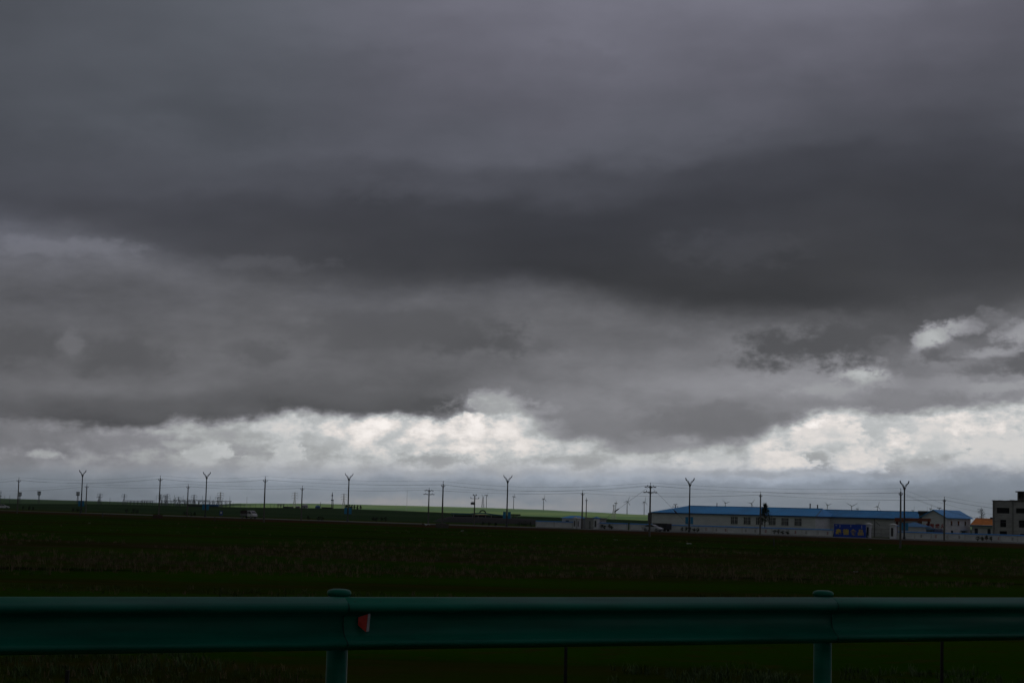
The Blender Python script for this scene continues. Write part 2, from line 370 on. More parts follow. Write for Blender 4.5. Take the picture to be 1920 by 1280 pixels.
def field_mat():
    m = bpy.data.materials.new('field'); m.use_nodes = True; nt = m.node_tree; b = nt.nodes['Principled BSDF']
    b.inputs['Roughness'].default_value = 0.95; b.inputs['Specular IOR Level'].default_value = 0.0
    N = nt.nodes.new; Lk = nt.links.new
    geo = N('ShaderNodeNewGeometry'); se = N('ShaderNodeSeparateXYZ'); Lk(geo.outputs['Position'], se.inputs[0])
    def ma(op, a, c, d=None):
        n = N('ShaderNodeMath'); n.operation = op
        for i, v in enumerate((a, c, d)):
            if v is None: continue
            if isinstance(v, (int, float)): n.inputs[i].default_value = v
            else: Lk(v, n.inputs[i])
        return n.outputs[0]
    def ss(x, a, c):
        n = N('ShaderNodeMapRange'); n.interpolation_type = 'SMOOTHSTEP'; Lk(x, n.inputs[0]); n.inputs[1].default_value = a; n.inputs[2].default_value = c; return n.outputs[0]
    def nz(scale, det=5, st=(1,1,1)):
        mp = N('ShaderNodeMapping'); mp.inputs['Scale'].default_value = st; Lk(geo.outputs['Position'], mp.inputs[0])
        n = N('ShaderNodeTexNoise'); Lk(mp.outputs[0], n.inputs['Vector']); n.inputs['Scale'].default_value = scale; n.inputs['Detail'].default_value = det; n.inputs['Roughness'].default_value = 0.6; return n.outputs['Fac']
    def mx(t, a, c):
        n = N('ShaderNodeMix'); n.data_type = 'RGBA'
        if isinstance(t, float): n.inputs[0].default_value = t
        else: Lk(t, n.inputs[0])
        for i, v in ((6, a), (7, c)):
            if isinstance(v, tuple): n.inputs[i].default_value = (*v, 1)
            else: Lk(v, n.inputs[i])
        return n.outputs[2]
    x, y = se.outputs[0], se.outputs[1]
    # distance behind the street, wandering a little
    q = ma('ADD', ma('MULTIPLY', x, Nn.x), ma('MULTIPLY', y, Nn.y)); q = ma('SUBTRACT', q, L0.dot(Nn))
    qw = ma('ADD', q, ma('MULTIPLY', ma('SUBTRACT', nz(0.035, 4), 0.5), 26.0))
    d = ma('SQRT', ma('ADD', ma('MULTIPLY', x, x), ma('MULTIPLY', y, y)), 0.0)
    n1, n2, n3 = nz(0.05, 6, (0.5, 1, 1)), nz(0.9, 6), nz(6.0, 4)
    grass = mx(ss(n1, 0.38, 0.62), (0.014, 0.044, 0.0010), (0.024, 0.056, 0.0015))
    grass = mx(ss(n2, 0.50, 0.66), grass, (0.034, 0.038, 0.006))
    grass = mx(ss(n3, 0.56, 0.70), grass, (0.016, 0.025, 0.003))
    olive = mx(ss(nz(0.35, 5, (0.35, 1, 1)), 0.4, 0.6), (0.034, 0.030, 0.006), (0.022, 0.024, 0.004))
    grass = mx(ss(nz(0.045, 7, (0.35, 1, 1)), 0.48, 0.60), grass, olive)
    grass = mx(ma('MULTIPLY', ss(nz(0.07, 6, (0.22, 1, 1)), 0.60, 0.66), ss(y, 60.0, 100.0)), grass, (0.009, 0.010, 0.003))
    # dry brown band half way across the field
    yb = ma('ADD', y, ma('MULTIPLY', x, -0.18)); band = ma('MULTIPLY', ss(yb, 96.0, 124.0), ma('SUBTRACT', 1.0, ss(yb, 158.0, 200.0)))
    n4 = nz(0.12, 6, (0.4, 1, 1))
    grass = mx(ma('MULTIPLY', band, ss(n4, 0.46, 0.60)), grass, (0.040, 0.029, 0.017))
    # bare reddish soil along the street
    n5 = nz(0.06, 6, (0.5, 0.5, 1))
    soil = ma('MULTIPLY', ma('MULTIPLY', ss(qw, -44.0, -34.0), ma('SUBTRACT', 1.0, ss(q, -12.0, -8.0))), ss(n5, 0.36, 0.50))
    grass = mx(soil, grass, mx(ss(n2, 0.4, 0.6), (0.066, 0.030, 0.016), (0.042, 0.026, 0.013)))
    # roadside verge, yellow-green
    verge = ma('MULTIPLY', ss(q, -1.0, 2.0), ma('SUBTRACT', 1.0, ss(qw, 26.0, 40.0)))
    grass = mx(verge, grass, mx(ss(n2, 0.4, 0.6), (0.085, 0.105, 0.010), (0.05, 0.065, 0.010)))
    # farm land behind
    crop = mx(ss(nz(0.004, 4, (1, 1, 1)), 0.42, 0.58), (0.034, 0.062, 0.026), (0.045, 0.075, 0.032))
    g2 = mx(ss(qw, 45.0, 65.0), grass, crop)
    far = mx(ss(nz(0.0011, 5, (0.3, 1, 1)), 0.40, 0.60), (0.115, 0.180, 0.075), (0.135, 0.205, 0.085))
    strip = N('ShaderNodeTexWave'); strip.bands_direction = 'X'; mp = N('ShaderNodeMapping'); mp.inputs['Rotation'].default_value = (0, 0, 0.5); Lk(geo.outputs['Position'], mp.inputs[0]); Lk(mp.outputs[0], strip.inputs['Vector'])
    strip.inputs['Scale'].default_value = 0.0006; strip.inputs['Distortion'].default_value = 4.0; strip.inputs['Detail'].default_value = 3
    far = mx(ss(strip.outputs['Fac'], 0.35, 0.65), far, (0.085, 0.15, 0.07))
    g3 = mx(ss(d, 1350.0, 1700.0), g2, far)
    Lk(g3, b.inputs['Base Color'])
    bp = N('ShaderNodeBump'); bp.inputs['Strength'].default_value = 0.5; bp.inputs['Distance'].default_value = 0.12; Lk(ma('ADD', n2, ma('MULTIPLY', n3, 0.5)), bp.inputs['Height']); Lk(bp.outputs[0], b.inputs['Normal'])
    return m
def build_terrain():
    vs = []; fs = []
    rings = [0.0]; r = 3.0
    while r < 13000: rings.append(r); r *= 1.035 if r < 60 else 1.03
    angs = []
    a = -PI
    while a < PI-1e-6:
        angs.append(a); a += math.radians(0.25) if abs(a) < math.radians(20) else math.radians(3 if abs(a) > math.radians(40) else 1)
    n = len(angs)
    vs.append((0, 0, ground(0, 0)))
    for r in rings[1:]:
        for a in angs:
            x, y = r*math.sin(a), r*math.cos(a); vs.append((x, y, ground(x, y)))
    for k in range(n): fs.append((0, 1+(k+1) % n, 1+k))
    for i in range(len(rings)-2):
        for k in range(n):
            a, b = 1+i*n+k, 1+i*n+(k+1) % n; fs.append((a, b, b+n, a+n))
    me = bpy.data.meshes.new('ground'); me.from_pydata(vs, [], fs); me.materials.append(field_mat())
    me.polygons.foreach_set('use_smooth', [True]*len(me.polygons)); me.update()
    bm = bmesh.new(); bm.from_mesh(me); bmesh.ops.recalc_face_normals(bm, faces=bm.faces); bm.to_mesh(me); bm.free()
    o = bpy.data.objects.new('ground', me); COL.objects.link(o); tag(o, kind='structure')
    if me.polygons[0].normal.z < 0: me.flip_normals()
build_terrain()
# the street in front of the works and the highway the camera stands on
def ribbon(name, m, pts0, pts1, dz):
    mb = MB(); vs = []
    for a, b in zip(pts0, pts1): vs += [a + Vector((0,0,dz)), b + Vector((0,0,dz))]
    mb.add(vs, [(2*i, 2*i+1, 2*i+3, 2*i+2) for i in range(len(pts0)-1)])
    return tag(mb.build(name, m), kind='structure')
asph = mat('asphalt', (0.085, 0.082, 0.08), 0.9, n1=1, s1=0.4, col2=(0.075, 0.072, 0.07))
ss_ = [-220+i*5.0 for i in range(0, 101)]
ribbon('road', asph, [GW(s, -9.5) for s in ss_], [GW(s, -2.2) for s in ss_], 0.06)
ribbon('pavement', mat('verge_paving', (0.16, 0.155, 0.15), 0.9, s1=0.8), [GW(s, -2.0) for s in ss_[44:]], [GW(s, 8.2) for s in ss_[44:]], 0.05)
us = [-60+i*6.0 for i in range(0, 26)]
ribbon('highway', mat('highway_asphalt', (0.055, 0.055, 0.055), 0.9, s1=2.0), [rail_pt(u, -16.0, 2.2) for u in us], [rail_pt(u, -0.5, 2.2) for u in us], 0.006)
# ------------------------------------------------------------------ unseen clouds added outside the view, shaped to shade street, fields and turbines
def near_shade(x, y):                                        # x, y on the ground: is this point in the added cloud's shadow?
    w = 120*noise.noise(Vector((x*0.0015, y*0.0015, 3.0))) + 40*noise.noise(Vector((x*0.006, y*0.006, 8.0)))
    if -1500 < x < 1500 and -700 < y < 1640 + w: return True
    if 1500 < y < 6600 and x > -3800 and x < -0.160*y + w*0.8 : return True
    return False
def far_shade(x, y):                                         # outline of the cloud added to darken the wind farm
    w = 200*noise.noise(Vector((x*0.001, y*0.001, 13.0)))
    return -900 < x < 2900 and 5900 + w < y < 8900
def build_shade_cloud(H, inside, x_0, x_1, y_0, y_1):
    offx, offy = -SD.x/SD.z*H, -SD.y/SD.z*H       # how far the shadow falls from the cloud
    step = 60.0
    cells = set()
    nx, ny = int((x_1-x_0)/step), int((y_1-y_0)/step)
    for i in range(nx):
        for j in range(ny):
            x, y = x_0+i*step, y_0+j*step
            if inside(x, y): cells.add((i, j))
    mb = MB(); idx = {}
    def vert(i, j, top):
        k = (i, j, top)
        if k not in idx:
            x, y = x_0+(i-.5)*step, y_0+(j-.5)*step
            rim = sum((a, b) in cells for a in (i-1, i) for b in (j-1, j)) < 4
            h = 60 + 120*abs(noise.noise(Vector((x*0.002, y*0.002, 1)))) + 50*abs(noise.noise(Vector((x*0.008, y*0.008, 5))))
            t = 0.25 if rim else 1.0
            idx[k] = len(mb.v); mb.v.append((x-offx+20*noise.noise(Vector((x*.01, y*.01, 2))), y-offy+20*noise.noise(Vector((x*.01, y*.01, 4))), H + (h*t if top else -h*0.35*t)))
        return idx[k]
    for (i, j) in cells:
        mb.f.append((vert(i, j, 1), vert(i+1, j, 1), vert(i+1, j+1, 1), vert(i, j+1, 1))); mb.mi.append(0)
        mb.f.append((vert(i, j, 0), vert(i, j+1, 0), vert(i+1, j+1, 0), vert(i+1, j, 0))); mb.mi.append(0)
        for di, dj, a, b in ((-1, 0, (i, j+1), (i, j)), (1, 0, (i+1, j), (i+1, j+1)), (0, -1, (i, j), (i+1, j)), (0, 1, (i+1, j+1), (i, j+1))):
            if (i+di, j+dj) not in cells:
                mb.f.append((vert(*a, 1), vert(*b, 1), vert(*b, 0), vert(*a, 0))); mb.mi.append(0)
    m = bpy.data.materials.new('cloud'); m.use_nodes = True; nt = m.node_tree; nt.nodes.clear()
    di = nt.nodes.new('ShaderNodeBsdfDiffuse'); di.inputs[0].default_value = (0.8, 0.8, 0.8, 1)
    tr = nt.nodes.new('ShaderNodeBsdfTranslucent'); tr.inputs[0].default_value = (0.6, 0.6, 0.62, 1)
    mi = nt.nodes.new('ShaderNodeMixShader'); mi.inputs[0].default_value = 0.4
    out = nt.nodes.new('ShaderNodeOutputMaterial'); nt.links.new(di.outputs[0], mi.inputs[1]); nt.links.new(tr.outputs[0], mi.inputs[2]); nt.links.new(mi.outputs[0], out.inputs[0])
    o = mb.build('shade_clouds', m, smooth=True); tag(o, kind='structure')
build_shade_cloud(1000.0, near_shade, -3850, 1600, -750, 6700)
build_shade_cloud(2000.0, far_shade, -1000, 3000, 5500, 9000)
# ------------------------------------------------------------------ guardrail beside the camera
green = mat('guardrail_green', (0.0005, 0.118, 0.074), 0.36, s1=3.0, col2=(0.002, 0.076, 0.048), spec=0.10, stretch=(0.25, 0.5, 3))
def guardrail():
    root = empty('guardrail', rail_pt(0, 0, 2.2), 0, 'green steel guardrail on round posts running along the highway edge', 'guardrail')
    O = rail_pt(0, 0, 2.2)
    prof = [(0.155, 0.0), (0.150, 0.014), (0.137, 0.038), (0.122, 0.064), (0.108, 0.079), (0.094, 0.083), (0.082, 0.078), (0.072, 0.062), (0.062, 0.036), (0.052, 0.014), (0.036, 0.004), (0.010, 0.004),
            (-0.020, 0.008), (-0.050, 0.016), (-0.078, 0.036), (-0.098, 0.066), (-0.114, 0.083), (-0.127, 0.078), (-0.138, 0.056), (-0.147, 0.024), (-0.155, 0.004)]
    zc = RAIL_TOP - 0.155
    up1 = rail_u(630); span = 0
    u_a = rail_u(656); u_b = rail_u(1564); sp = u_b-u_a
    joints = [u_a + sp*k - 0.02 for k in range(-4, 7)]
    R3 = Vector((RDIR.x, RDIR.y, 0)); N3 = Vector((RN.x, RN.y, 0))
    for k in range(len(joints)-1):
        mb = MB(); a, b = joints[k]-0.34, joints[k+1]          # each beam laps behind the next one
        off = 0.0
        vs = []
        us_ = [a, a+0.30, a+0.36, b]
        for u in us_:
            lap = 0.0 if u > a+0.33 else 0.010
            for z, y in prof: vs.append(rail_pt(u, -y - 0.0 + lap, zc+z) - O)
        m = len(prof); fs = []
        for i in range(len(us_)-1):
            for j in range(m-1): fs.append((i*m+j, i*m+j+1, (i+1)*m+j+1, (i+1)*m+j))
        mb.add(vs, fs)
        o = mb.build('rail_beam', green, root, smooth=True)
        so = o.modifiers.new('thickness', 'SOLIDIFY'); so.thickness = 0.005; so.offset = 0
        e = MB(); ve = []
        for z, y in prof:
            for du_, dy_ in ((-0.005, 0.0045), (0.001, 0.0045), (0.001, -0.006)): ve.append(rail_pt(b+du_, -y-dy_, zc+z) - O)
        e.add(ve, [f for i in range(len(prof)-1) for f in ((3*i, 3*i+1, 3*i+4, 3*i+3), (3*i+1, 3*i+2, 3*i+5, 3*i+4))]); e.build('lap_shade_strip', mat('lap_gap_shade', (0.004, 0.014, 0.011), 0.9, s1=8), o)  # dark strip at the beam end, the joint's shadow put into its colour
        # bolts on the lap
        for du in (0.05, 0.22):
            bb = MB(); p = rail_pt(joints[k]+du, -0.052, zc+0.124) - O
            nrm = (Vector((-RN.x, -RN.y, 0))*0.6 + Vector((0, 0, 0.8))).normalized()
            bb.lathe((0, 0, 0), [(0.016, 0.0), (0.014, 0.005), (0.002, 0.007)], 10); Q = nrm.to_track_quat('Z', 'Y'); bb.v = [tuple(p + Q @ Vector(v)) for v in bb.v]
            bb.build('bolt', mat('bolt_steel', (0.004, 0.03, 0.022), 0.7), root)
    for k in range(-4, 7):
        p = rail_pt(u_a + sp*k, 0.11, 0) - Vector((O.x, O.y, 0)); p.z = 0
        mb = MB(); mb.lathe((p.x, p.y, 0), [(0.064, -1.2), (0.064, RAIL_TOP-2.2+0.030)], 20)
        o = mb.build('post', green, root, smooth=False); [setattr(f, 'use_smooth', True) for f in o.data.polygons if len(f.vertices) == 4]
        c = MB(); h = RAIL_TOP-2.2
        c.lathe((p.x, p.y, h), [(0.066, 0.004), (0.071, 0.006), (0.073, 0.020), (0.071, 0.030), (0.062, 0.038), (0.040, 0.044), (0.0005, 0.046)], 24)
        c.build('post_cap', green, o, smooth=True)
        bk = MB(); q = rail_pt(u_a+sp*k, 0.022, zc) - O
        bk.obox(q, R3, N3, Vector((0,0,1)), 0.06, 0.028, 0.09); bk.build('bracket', green, root)
    # delineator in the valley of the beam
    u = rail_u(684)
    P = lambda uu, off, z: rail_pt(uu, off, zc+z) - O
    mb = MB(); f = 0.68
    A = [(-0.050, -0.030, 0.048), (0.018, -0.080, 0.078), (0.006, -0.080, -0.078), (-0.050, -0.030, -0.020)]
    mb.add([P(u+a*f, b*f-.01, c*f+.006) for a, b, c in A] + [P(u+a*f+.004, b*f-.004, c*f+.006) for a, b, c in A], [(0,1,2,3), (4,7,6,5), (0,4,5,1), (1,5,6,2), (2,6,7,3), (3,7,4,0)])
    mb.build('reflector', mat('reflector_red', (0.52, 0.018, 0.008), 0.35, s1=40.0, spec=0.4), root)
    mb = MB(); A = [(0.022, -0.080, 0.080), (0.046, -0.078, 0.082), (0.036, -0.078, -0.072), (0.010, -0.080, -0.074)]
    mb.add([P(u+a*f, b*f-.01, c*f+.006) for a, b, c in A] + [P(u+a*f, b*f-.003, c*f+.006) for a, b, c in A], [(0,1,2,3), (4,7,6,5), (0,4,5,1), (1,5,6,2), (2,6,7,3), (3,7,4,0)])
    mb.build('reflector_edge', mat('reflector_white', (0.30, 0.30, 0.31), 0.4, s1=30.0), root)
def rail_u(px):
    k = tanx(px); return (RP0.x - k*RP0.y)/(k*RDIR.y - RDIR.x)
guardrail()
# wire fence posts below the embankment
FP0 = at(138, 23.6); FD = (at(1068, 27.3) - FP0); 
for i, (lab, h, lean) in enumerate([('short rusty fence post leaning in the grass under the guardrail', 1.38, 0.02), ('thin dark fence post standing between the two guardrail posts', 1.85, -0.005), ('thin dark fence post east of the second guardrail post', 1.85, 0.004)]):
    p = FP0 + FD*[0, 1, 1.985][i]
    mb = MB(); mb.bar((0, 0, -0.3), (lean*h, 0, h), 0.045, 0.045)
    for z in (0.35, 0.75, 1.15): mb.bar((-0.035, -0.03, z), (0.035, -0.03, z), 0.012, 0.012)
    o = mb.build('fence_post', mat('old_steel', (0.012, 0.010, 0.012), 0.8, s1=6.0), None, loc=(p.x, p.y, ground(p.x, p.y)))
    tag(o, lab, 'fence post', 'wire fence posts below the embankment')
# ------------------------------------------------------------------ things along the street
white = mat('white_wall', (0.70, 0.71, 0.72), 0.85, s1=0.5, col2=(0.55, 0.56, 0.57), stretch=(1, 1, 2.5))
white2 = mat('white_render', (0.68, 0.69, 0.70), 0.85, s1=0.35, col2=(0.57, 0.58, 0.59), stretch=(1, 1, 3))
trim = mat('white_trim', (0.62, 0.62, 0.60), 0.7, s1=2)
blue = mat('blue_sheet', (0.045, 0.38, 0.80), 0.5, s1=0.25, col2=(0.05, 0.30, 0.66), spec=0.4, stretch=(1, 1, 1))
blue2 = mat('blue_coping', (0.03, 0.24, 0.62), 0.5, s1=0.6, col2=(0.025, 0.18, 0.5))
paleblue = mat('pale_blue_sheet', (0.10, 0.26, 0.50), 0.5, s1=0.6)
glass = mat('dark_glass', (0.02, 0.025, 0.03), 0.15, s1=1.0, spec=0.6)
conc = mat('concrete', (0.24, 0.235, 0.225), 0.9, s1=0.9, col2=(0.17, 0.165, 0.16), stretch=(1, 1, 0.6))
pole_m = mat('pole_concrete', (0.115, 0.105, 0.092), 0.9, s1=1.5, col2=(0.085, 0.08, 0.07))
steel = mat('dark_steel', (0.035, 0.035, 0.036), 0.6, s1=3)
ins = mat('insulator', (0.05, 0.03, 0.022), 0.35, s1=5)
wire_m = mat('wire', (0.06, 0.06, 0.062), 0.6, s1=3)
orange = mat('orange_tile', (0.78, 0.25, 0.05), 0.75, s1=0.8, col2=(0.62, 0.19, 0.04))
rust = mat('rusty_orange', (0.27, 0.065, 0.02), 0.8, s1=0.5, col2=(0.11, 0.03, 0.015))
leaf = mat('leaf', (0.030, 0.048, 0.015), 0.8, s1=1.2, col2=(0.018, 0.030, 0.010))
bark = mat('bark', (0.05, 0.04, 0.03), 0.95, s1=3)
redp = mat('faded_red_paint', (0.32, 0.06, 0.05), 0.9, s1=4)
greyp = mat('faded_grey_paint', (0.20, 0.19, 0.18), 0.9, s1=4)
X3, Y3, Z3 = Vector((1,0,0)), Vector((0,1,0)), Vector((0,0,1))

# street lamps: tall pole, two swept wing arms, pair of banners
def lamp(n_seed=0):
    root = empty('street_lamp', (0, 0, 0))
    mb = MB(); mb.lathe((0, 0, 0), [(0.28, -0.1), (0.28, 0.5), (0.17, 0.55), (0.155, 6.0), (0.13, 10.55)], 10); mb.build('pole', steel, root)
    for sx in (-1, 1):
        a = MB()
        a.tube([(sx*0.05, 0, 10.0), (sx*0.22, 0, 10.5), (sx*0.45, 0, 10.95), (sx*0.78, 0, 11.35)], [0.09, 0.10, 0.08, 0.06], 6)
        a.tube([(sx*0.02, 0, 10.55), (sx*0.14, 0, 10.82), (sx*0.42, 0, 11.25), (sx*0.72, 0, 11.45)], [0.07, 0.07, 0.06, 0.05], 6)
        am = a.build('arm', steel, root)
        h = MB(); h.prism([(sx*0.66, -0.13, 11.22), (sx*0.98, -0.13, 11.98), (sx*1.04, -0.13, 11.86), (sx*0.92, -0.13, 11.40)], (0, 0.26, 0)); h.build('lamp_head', steel, am)
        b = MB(); b.obox((sx*0.56, 0, 2.62), X3, Y3, Z3, 0.33, 0.03, 0.76)
        bn = b.build('banner', mat('banner_blue', (0.02, 0.22, 0.38), 0.6, s1=0.8, col2=(0.015, 0.16, 0.32)), root)
        for z in (1.84, 3.40): r = MB(); r.bar((sx*0.12, 0, z), (sx*0.90, 0, z), 0.04); r.build('bracket', steel, bn)
    return root
lamp0 = lamp()
LP = [(154, 'twin-winged lamp with blue banners, between the first concrete pole and the switchyard'),
      (387, 'twin-winged lamp with turquoise banners in front of the switchyard'),
      (654, 'twin-winged lamp standing before the row of six young trees'),
      (952, 'twin-winged lamp at the east end of the long low blue canopy'),
      (1294, 'twin-winged lamp in front of the windowless end of the blue-roofed factory'),
      (1697, 'twin-winged lamp beside the factory gate, next to a concrete pole')]
for i, (px, lb) in enumerate(LP):
    o = lamp0 if i == 0 else copy_tree(lamp0)
    s = s_at(px-1.5, 0); o.location = GW(s, 0); o.rotation_euler = (0, 0, [-0.2, -0.15, 0.1, -0.05, 0.25, 0.3][i]); k = [1, .99, 1, 1, .985, .98][i]; o.scale = (1, 1, k)
    tag(o, lb, 'street lamp', 'twin-winged street lamps along the street')

# utility poles
def upole(h, arms=1, dead=False, r=1.0):
    root = empty('utility_pole', (0, 0, 0))
    mb = MB(); mb.lathe((0, 0, 0), [(0.185*r, -0.2), (0.12*r, h-0.55)], 10); mb.build('pole', pole_m, root)
    pins = []
    def insulator(x, y, z):
        i = MB(); i.lathe((x, y, z), [(0.02, 0.0), (0.07, 0.06), (0.05, 0.10), (0.085, 0.14), (0.05, 0.20), (0.06, 0.26), (0.02, 0.30)], 8); i.build('insulator', ins, root)
    t = MB(); t.bar((0, 0, h-0.6), (0, 0, h-0.25), 0.05); t.build('top_bracket', steel, root); insulator(0, 0, h-0.3); pins.append((0, 0, h))
    zs = [h-1.05] if not dead else [h-0.75, h-1.7]
    for j, z in enumerate(zs):
        w = 0.62 if not dead else (0.95 if j == 0 else 1.3)
        c = MB(); c.bar((0, -w, z), (0, w, z), 0.08); 
        c.bar((0, 0.05, z-0.4), (0, w*0.6, z), 0.04); c.bar((0, -0.05, z-0.4), (0, -w*0.6, z), 0.04)
        c.build('crossarm', steel, root)
        for sy in (-1, 1): insulator(0, sy*(w-0.04), z+0.03)
        if dead:
            for sy in (-1, 1):
                for sx in (-1, 1):
                    i = MB(); i.tube([(sx*0.1, sy*(w-0.04), z), (sx*0.32, sy*(w-0.04), z-0.02)], [0.05, 0.09], 8); i.tube([(sx*0.32, sy*(w-0.04), z-0.02), (sx*0.62, sy*(w-0.04), z-0.02)], [0.10, 0.08], 8); i.build('strain_insulator', ins, root)
    for sy in (-1, 1): pins.append((0, sy*((0.62 if not dead else 0.95)-0.04), h-0.72 if not dead else h-0.5))
    return root, pins
def put(o, p, rz): o.location = p; o.rotation_euler = (0, 0, rz)
GA, GB = 'concrete power poles of the near line', 'concrete power poles of the roadside line'
# (column, distance, image height of the top, label, strain pole)
LA = [(-215, 520, 903, None, 0), (35, 480, 895, 'concrete power pole west of the lamp with blue banners, alone against the far plain', 0),
      (300, 440, 891.5, 'concrete power pole rising from a brown brick-like base before the switchyard', 0),
      (497, 400, 893, 'concrete power pole just east of the passing pickup truck', 0),
      (831, 385, 902, 'concrete power pole on a grey block plinth near the long low canopy', 0),
      (1220, 331, 905, 'tall strain pole with two crossarms and guy wires beside the silver car', 1),
      (1690, 302, 915.5, 'concrete power pole standing close beside the lamp at the factory gate', 0), (2090, 420, 930, None, 0)]
LB = [(-60, 560, 912, None, 0), (163, 519, 907.5, 'slim power pole close beside the lamp with blue banners', 0), (353, 494, 907.5, 'slim power pole rising in the middle of the switchyard', 0),
      (567, 469, 910.5, 'slim power pole beside the small white house on the ridge', 0), (805, 444, 914.5, 'power pole with extra crossarms next to the taller pole on a plinth', 2),
      (1093, 419, 919, 'slim power pole in front of the white gatehouse', 0), (1427, 388, 921.5, 'slim power pole beside the dark conifer in front of the factory', 0),
      (1772, 363, 931, 'slim power pole before the gable wall with red lettering', 0), (2110, 420, 948, None, 0)]
protoP = {}
ends = {}
for key, line in (('A', LA), ('B', LB)):
    pts = []
    for px, d, py, lb, dead in line:
        b = G(px-1.5, d); h = zpx(py, px, b.y) - b.z
        rz = RT
        if lb:
            k = (dead,)
            if k not in protoP:
                root, pins = upole(9.5, 1, dead > 0); protoP[k] = (root, pins, 9.5)
                o = root
            else: o = copy_tree(protoP[k][0])
            pins = protoP[k][1]
            put(o, b, rz); o.scale = (1, 1, h/9.5)
            tag(o, lb, 'utility pole', GA if key == 'A' else GB)
        else: pins = protoP[(0,)][1] if (0,) in protoP else [(0, 0, 9.5), (0, -0.58, 8.78), (0, 0.58, 8.78)]
        c, s = math.cos(rz), math.sin(rz)
        pts.append([Vector((b.x + x*c-y*s, b.y + x*s+y*c, b.z + z*h/9.5)) for x, y, z in pins[:3]])
    ends[key] = pts
    for j, nm in enumerate(('topmost', 'road-side', 'far-side')):
        mb = MB()
        for a, b in zip(pts[:-1], pts[1:]):
            L = (b[j]-a[j]).length; sag = L*L/3800.0*(1.0 if j else 0.9)
            mb.tube([a[j].lerp(b[j], t/14) - Vector((0, 0, 4*sag*(t/14)*(1-t/14))) for t in range(15)], 0.012, 4, False)
        o = mb.build('power_line', wire_m)
        tag(o, f"{nm} conductor of the {'taller near' if key == 'A' else 'lower roadside'} power line, sagging from pole to pole", 'power line', 'overhead conductors')
# guy wires of the strain pole
pb = G(1218.5, 331)
for dx, dl, lb in ((-48, 10, 'guy wire sloping west from the strain pole, with a spindle insulator'), (36, 8, 'guy wire sloping east from the strain pole, with a spindle insulator')):
    e = G(1220 + dx*2.6, 338); t = Vector((pb.x, pb.y, 9.0))
    mb = MB(); mb.tube([t, e], 0.02, 4); o = mb.build('guy_wire', wire_m); tag(o, lb, 'guy wire', 'guy wires of the strain pole')
    m2 = MB(); c1 = t.lerp(e, 0.46); c2 = t.lerp(e, 0.54); m2.tube([c1, c1.lerp(c2, .3), c1.lerp(c2, .7), c2], [0.03, 0.11, 0.11, 0.03], 8); m2.build('guy_insulator', ins, o)
# transformer pole, slim far pole, small poles behind the factory
def xform_pole(px, d, py, lb):
    b = G(px, d); h = zpx(py, px, b.y)-b.z
    root = empty('utility_pole', b, RT, lb, 'utility pole', None)
    m = MB(); m.lathe((0, 0, 0), [(0.17, 0), (0.12, h-0.3)], 10); m.build('pole', pole_m, root)
    m = MB(); m.bar((0, 0, h-0.4), (0, 0, h), 0.08); m.bar((-0.45, -0.2, h-0.25), (0.45, 0.2, h-0.25), 0.08); m.build('crossarm', steel, root)
    m = MB(); m.bar((-0.95, -0.35, h-1.0), (0.95, 0.35, h-1.0), 0.09); m.build('crossarm', steel, root)
    for x in (-0.45, 0.45): m = MB(); m.lathe((x, 0, h-0.22), [(0.03, 0), (0.12, 0.1), (0.10, 0.25), (0.03, 0.32)], 8); m.build('insulator', ins, root)
    for x in (-0.95, 0.95): m = MB(); m.lathe((x, x*.37, h-0.96), [(0.03, 0), (0.12, 0.1), (0.10, 0.22), (0.03, 0.3)], 8); m.build('insulator', ins, root)
    t = MB(); t.box(-1.0, -0.15, -0.3, 0.3, h-2.5, h-1.95)
    for k in range(3): t.lathe((-0.85+k*0.27, 0, h-1.95), [(0.07, 0), (0.05, 0.1), (0.06, 0.18), (0.02, 0.28)], 8)
    t.build('transformer', mat('transformer_grey', (0.10, 0.10, 0.10), 0.5, s1=3), root)
xform_pole(889.5, 456, 927, 'power pole carrying a grey transformer, in front of the long low canopy')
o = upole(9.0)[0]; b = G(1099, 600); put(o, b, RT); o.scale = (1, 1, (zpx(932.5, 1099, b.y)-b.z)/9.0); tag(o, 'farther slim pole rising just behind the white gatehouse', 'utility pole')
def stub(px, d, py, lb, multi):
    b = G(px, d); h = zpx(py, px, b.y)-b.z
    root = empty('utility_pole', b, RT, lb, 'utility pole')
    m = MB(); m.lathe((0, 0, 0), [(0.16, 0), (0.11, h)], 8); m.build('pole', pole_m, root)
    for j in range(2):
        w = 0.45+0.35*j; z = h-0.2-0.65*j
        m = MB(); m.bar((-w, 0, z), (w, 0, z+ (0.25 if multi else 0)), 0.07)
        m.build('crossarm', steel, root)
        for x in (-w, w): m = MB(); m.lathe((x, 0, z), [(0.03, 0), (0.14, 0.08), (0.14, 0.2), (0.03, 0.28)], 8); m.build('insulator', ins, root)
stub(1266, 520, 945, 'pole top with round insulators showing above the factory roof', True)
stub(1761, 520, 951.5, 'short power pole top showing above the blue-roofed house', False)

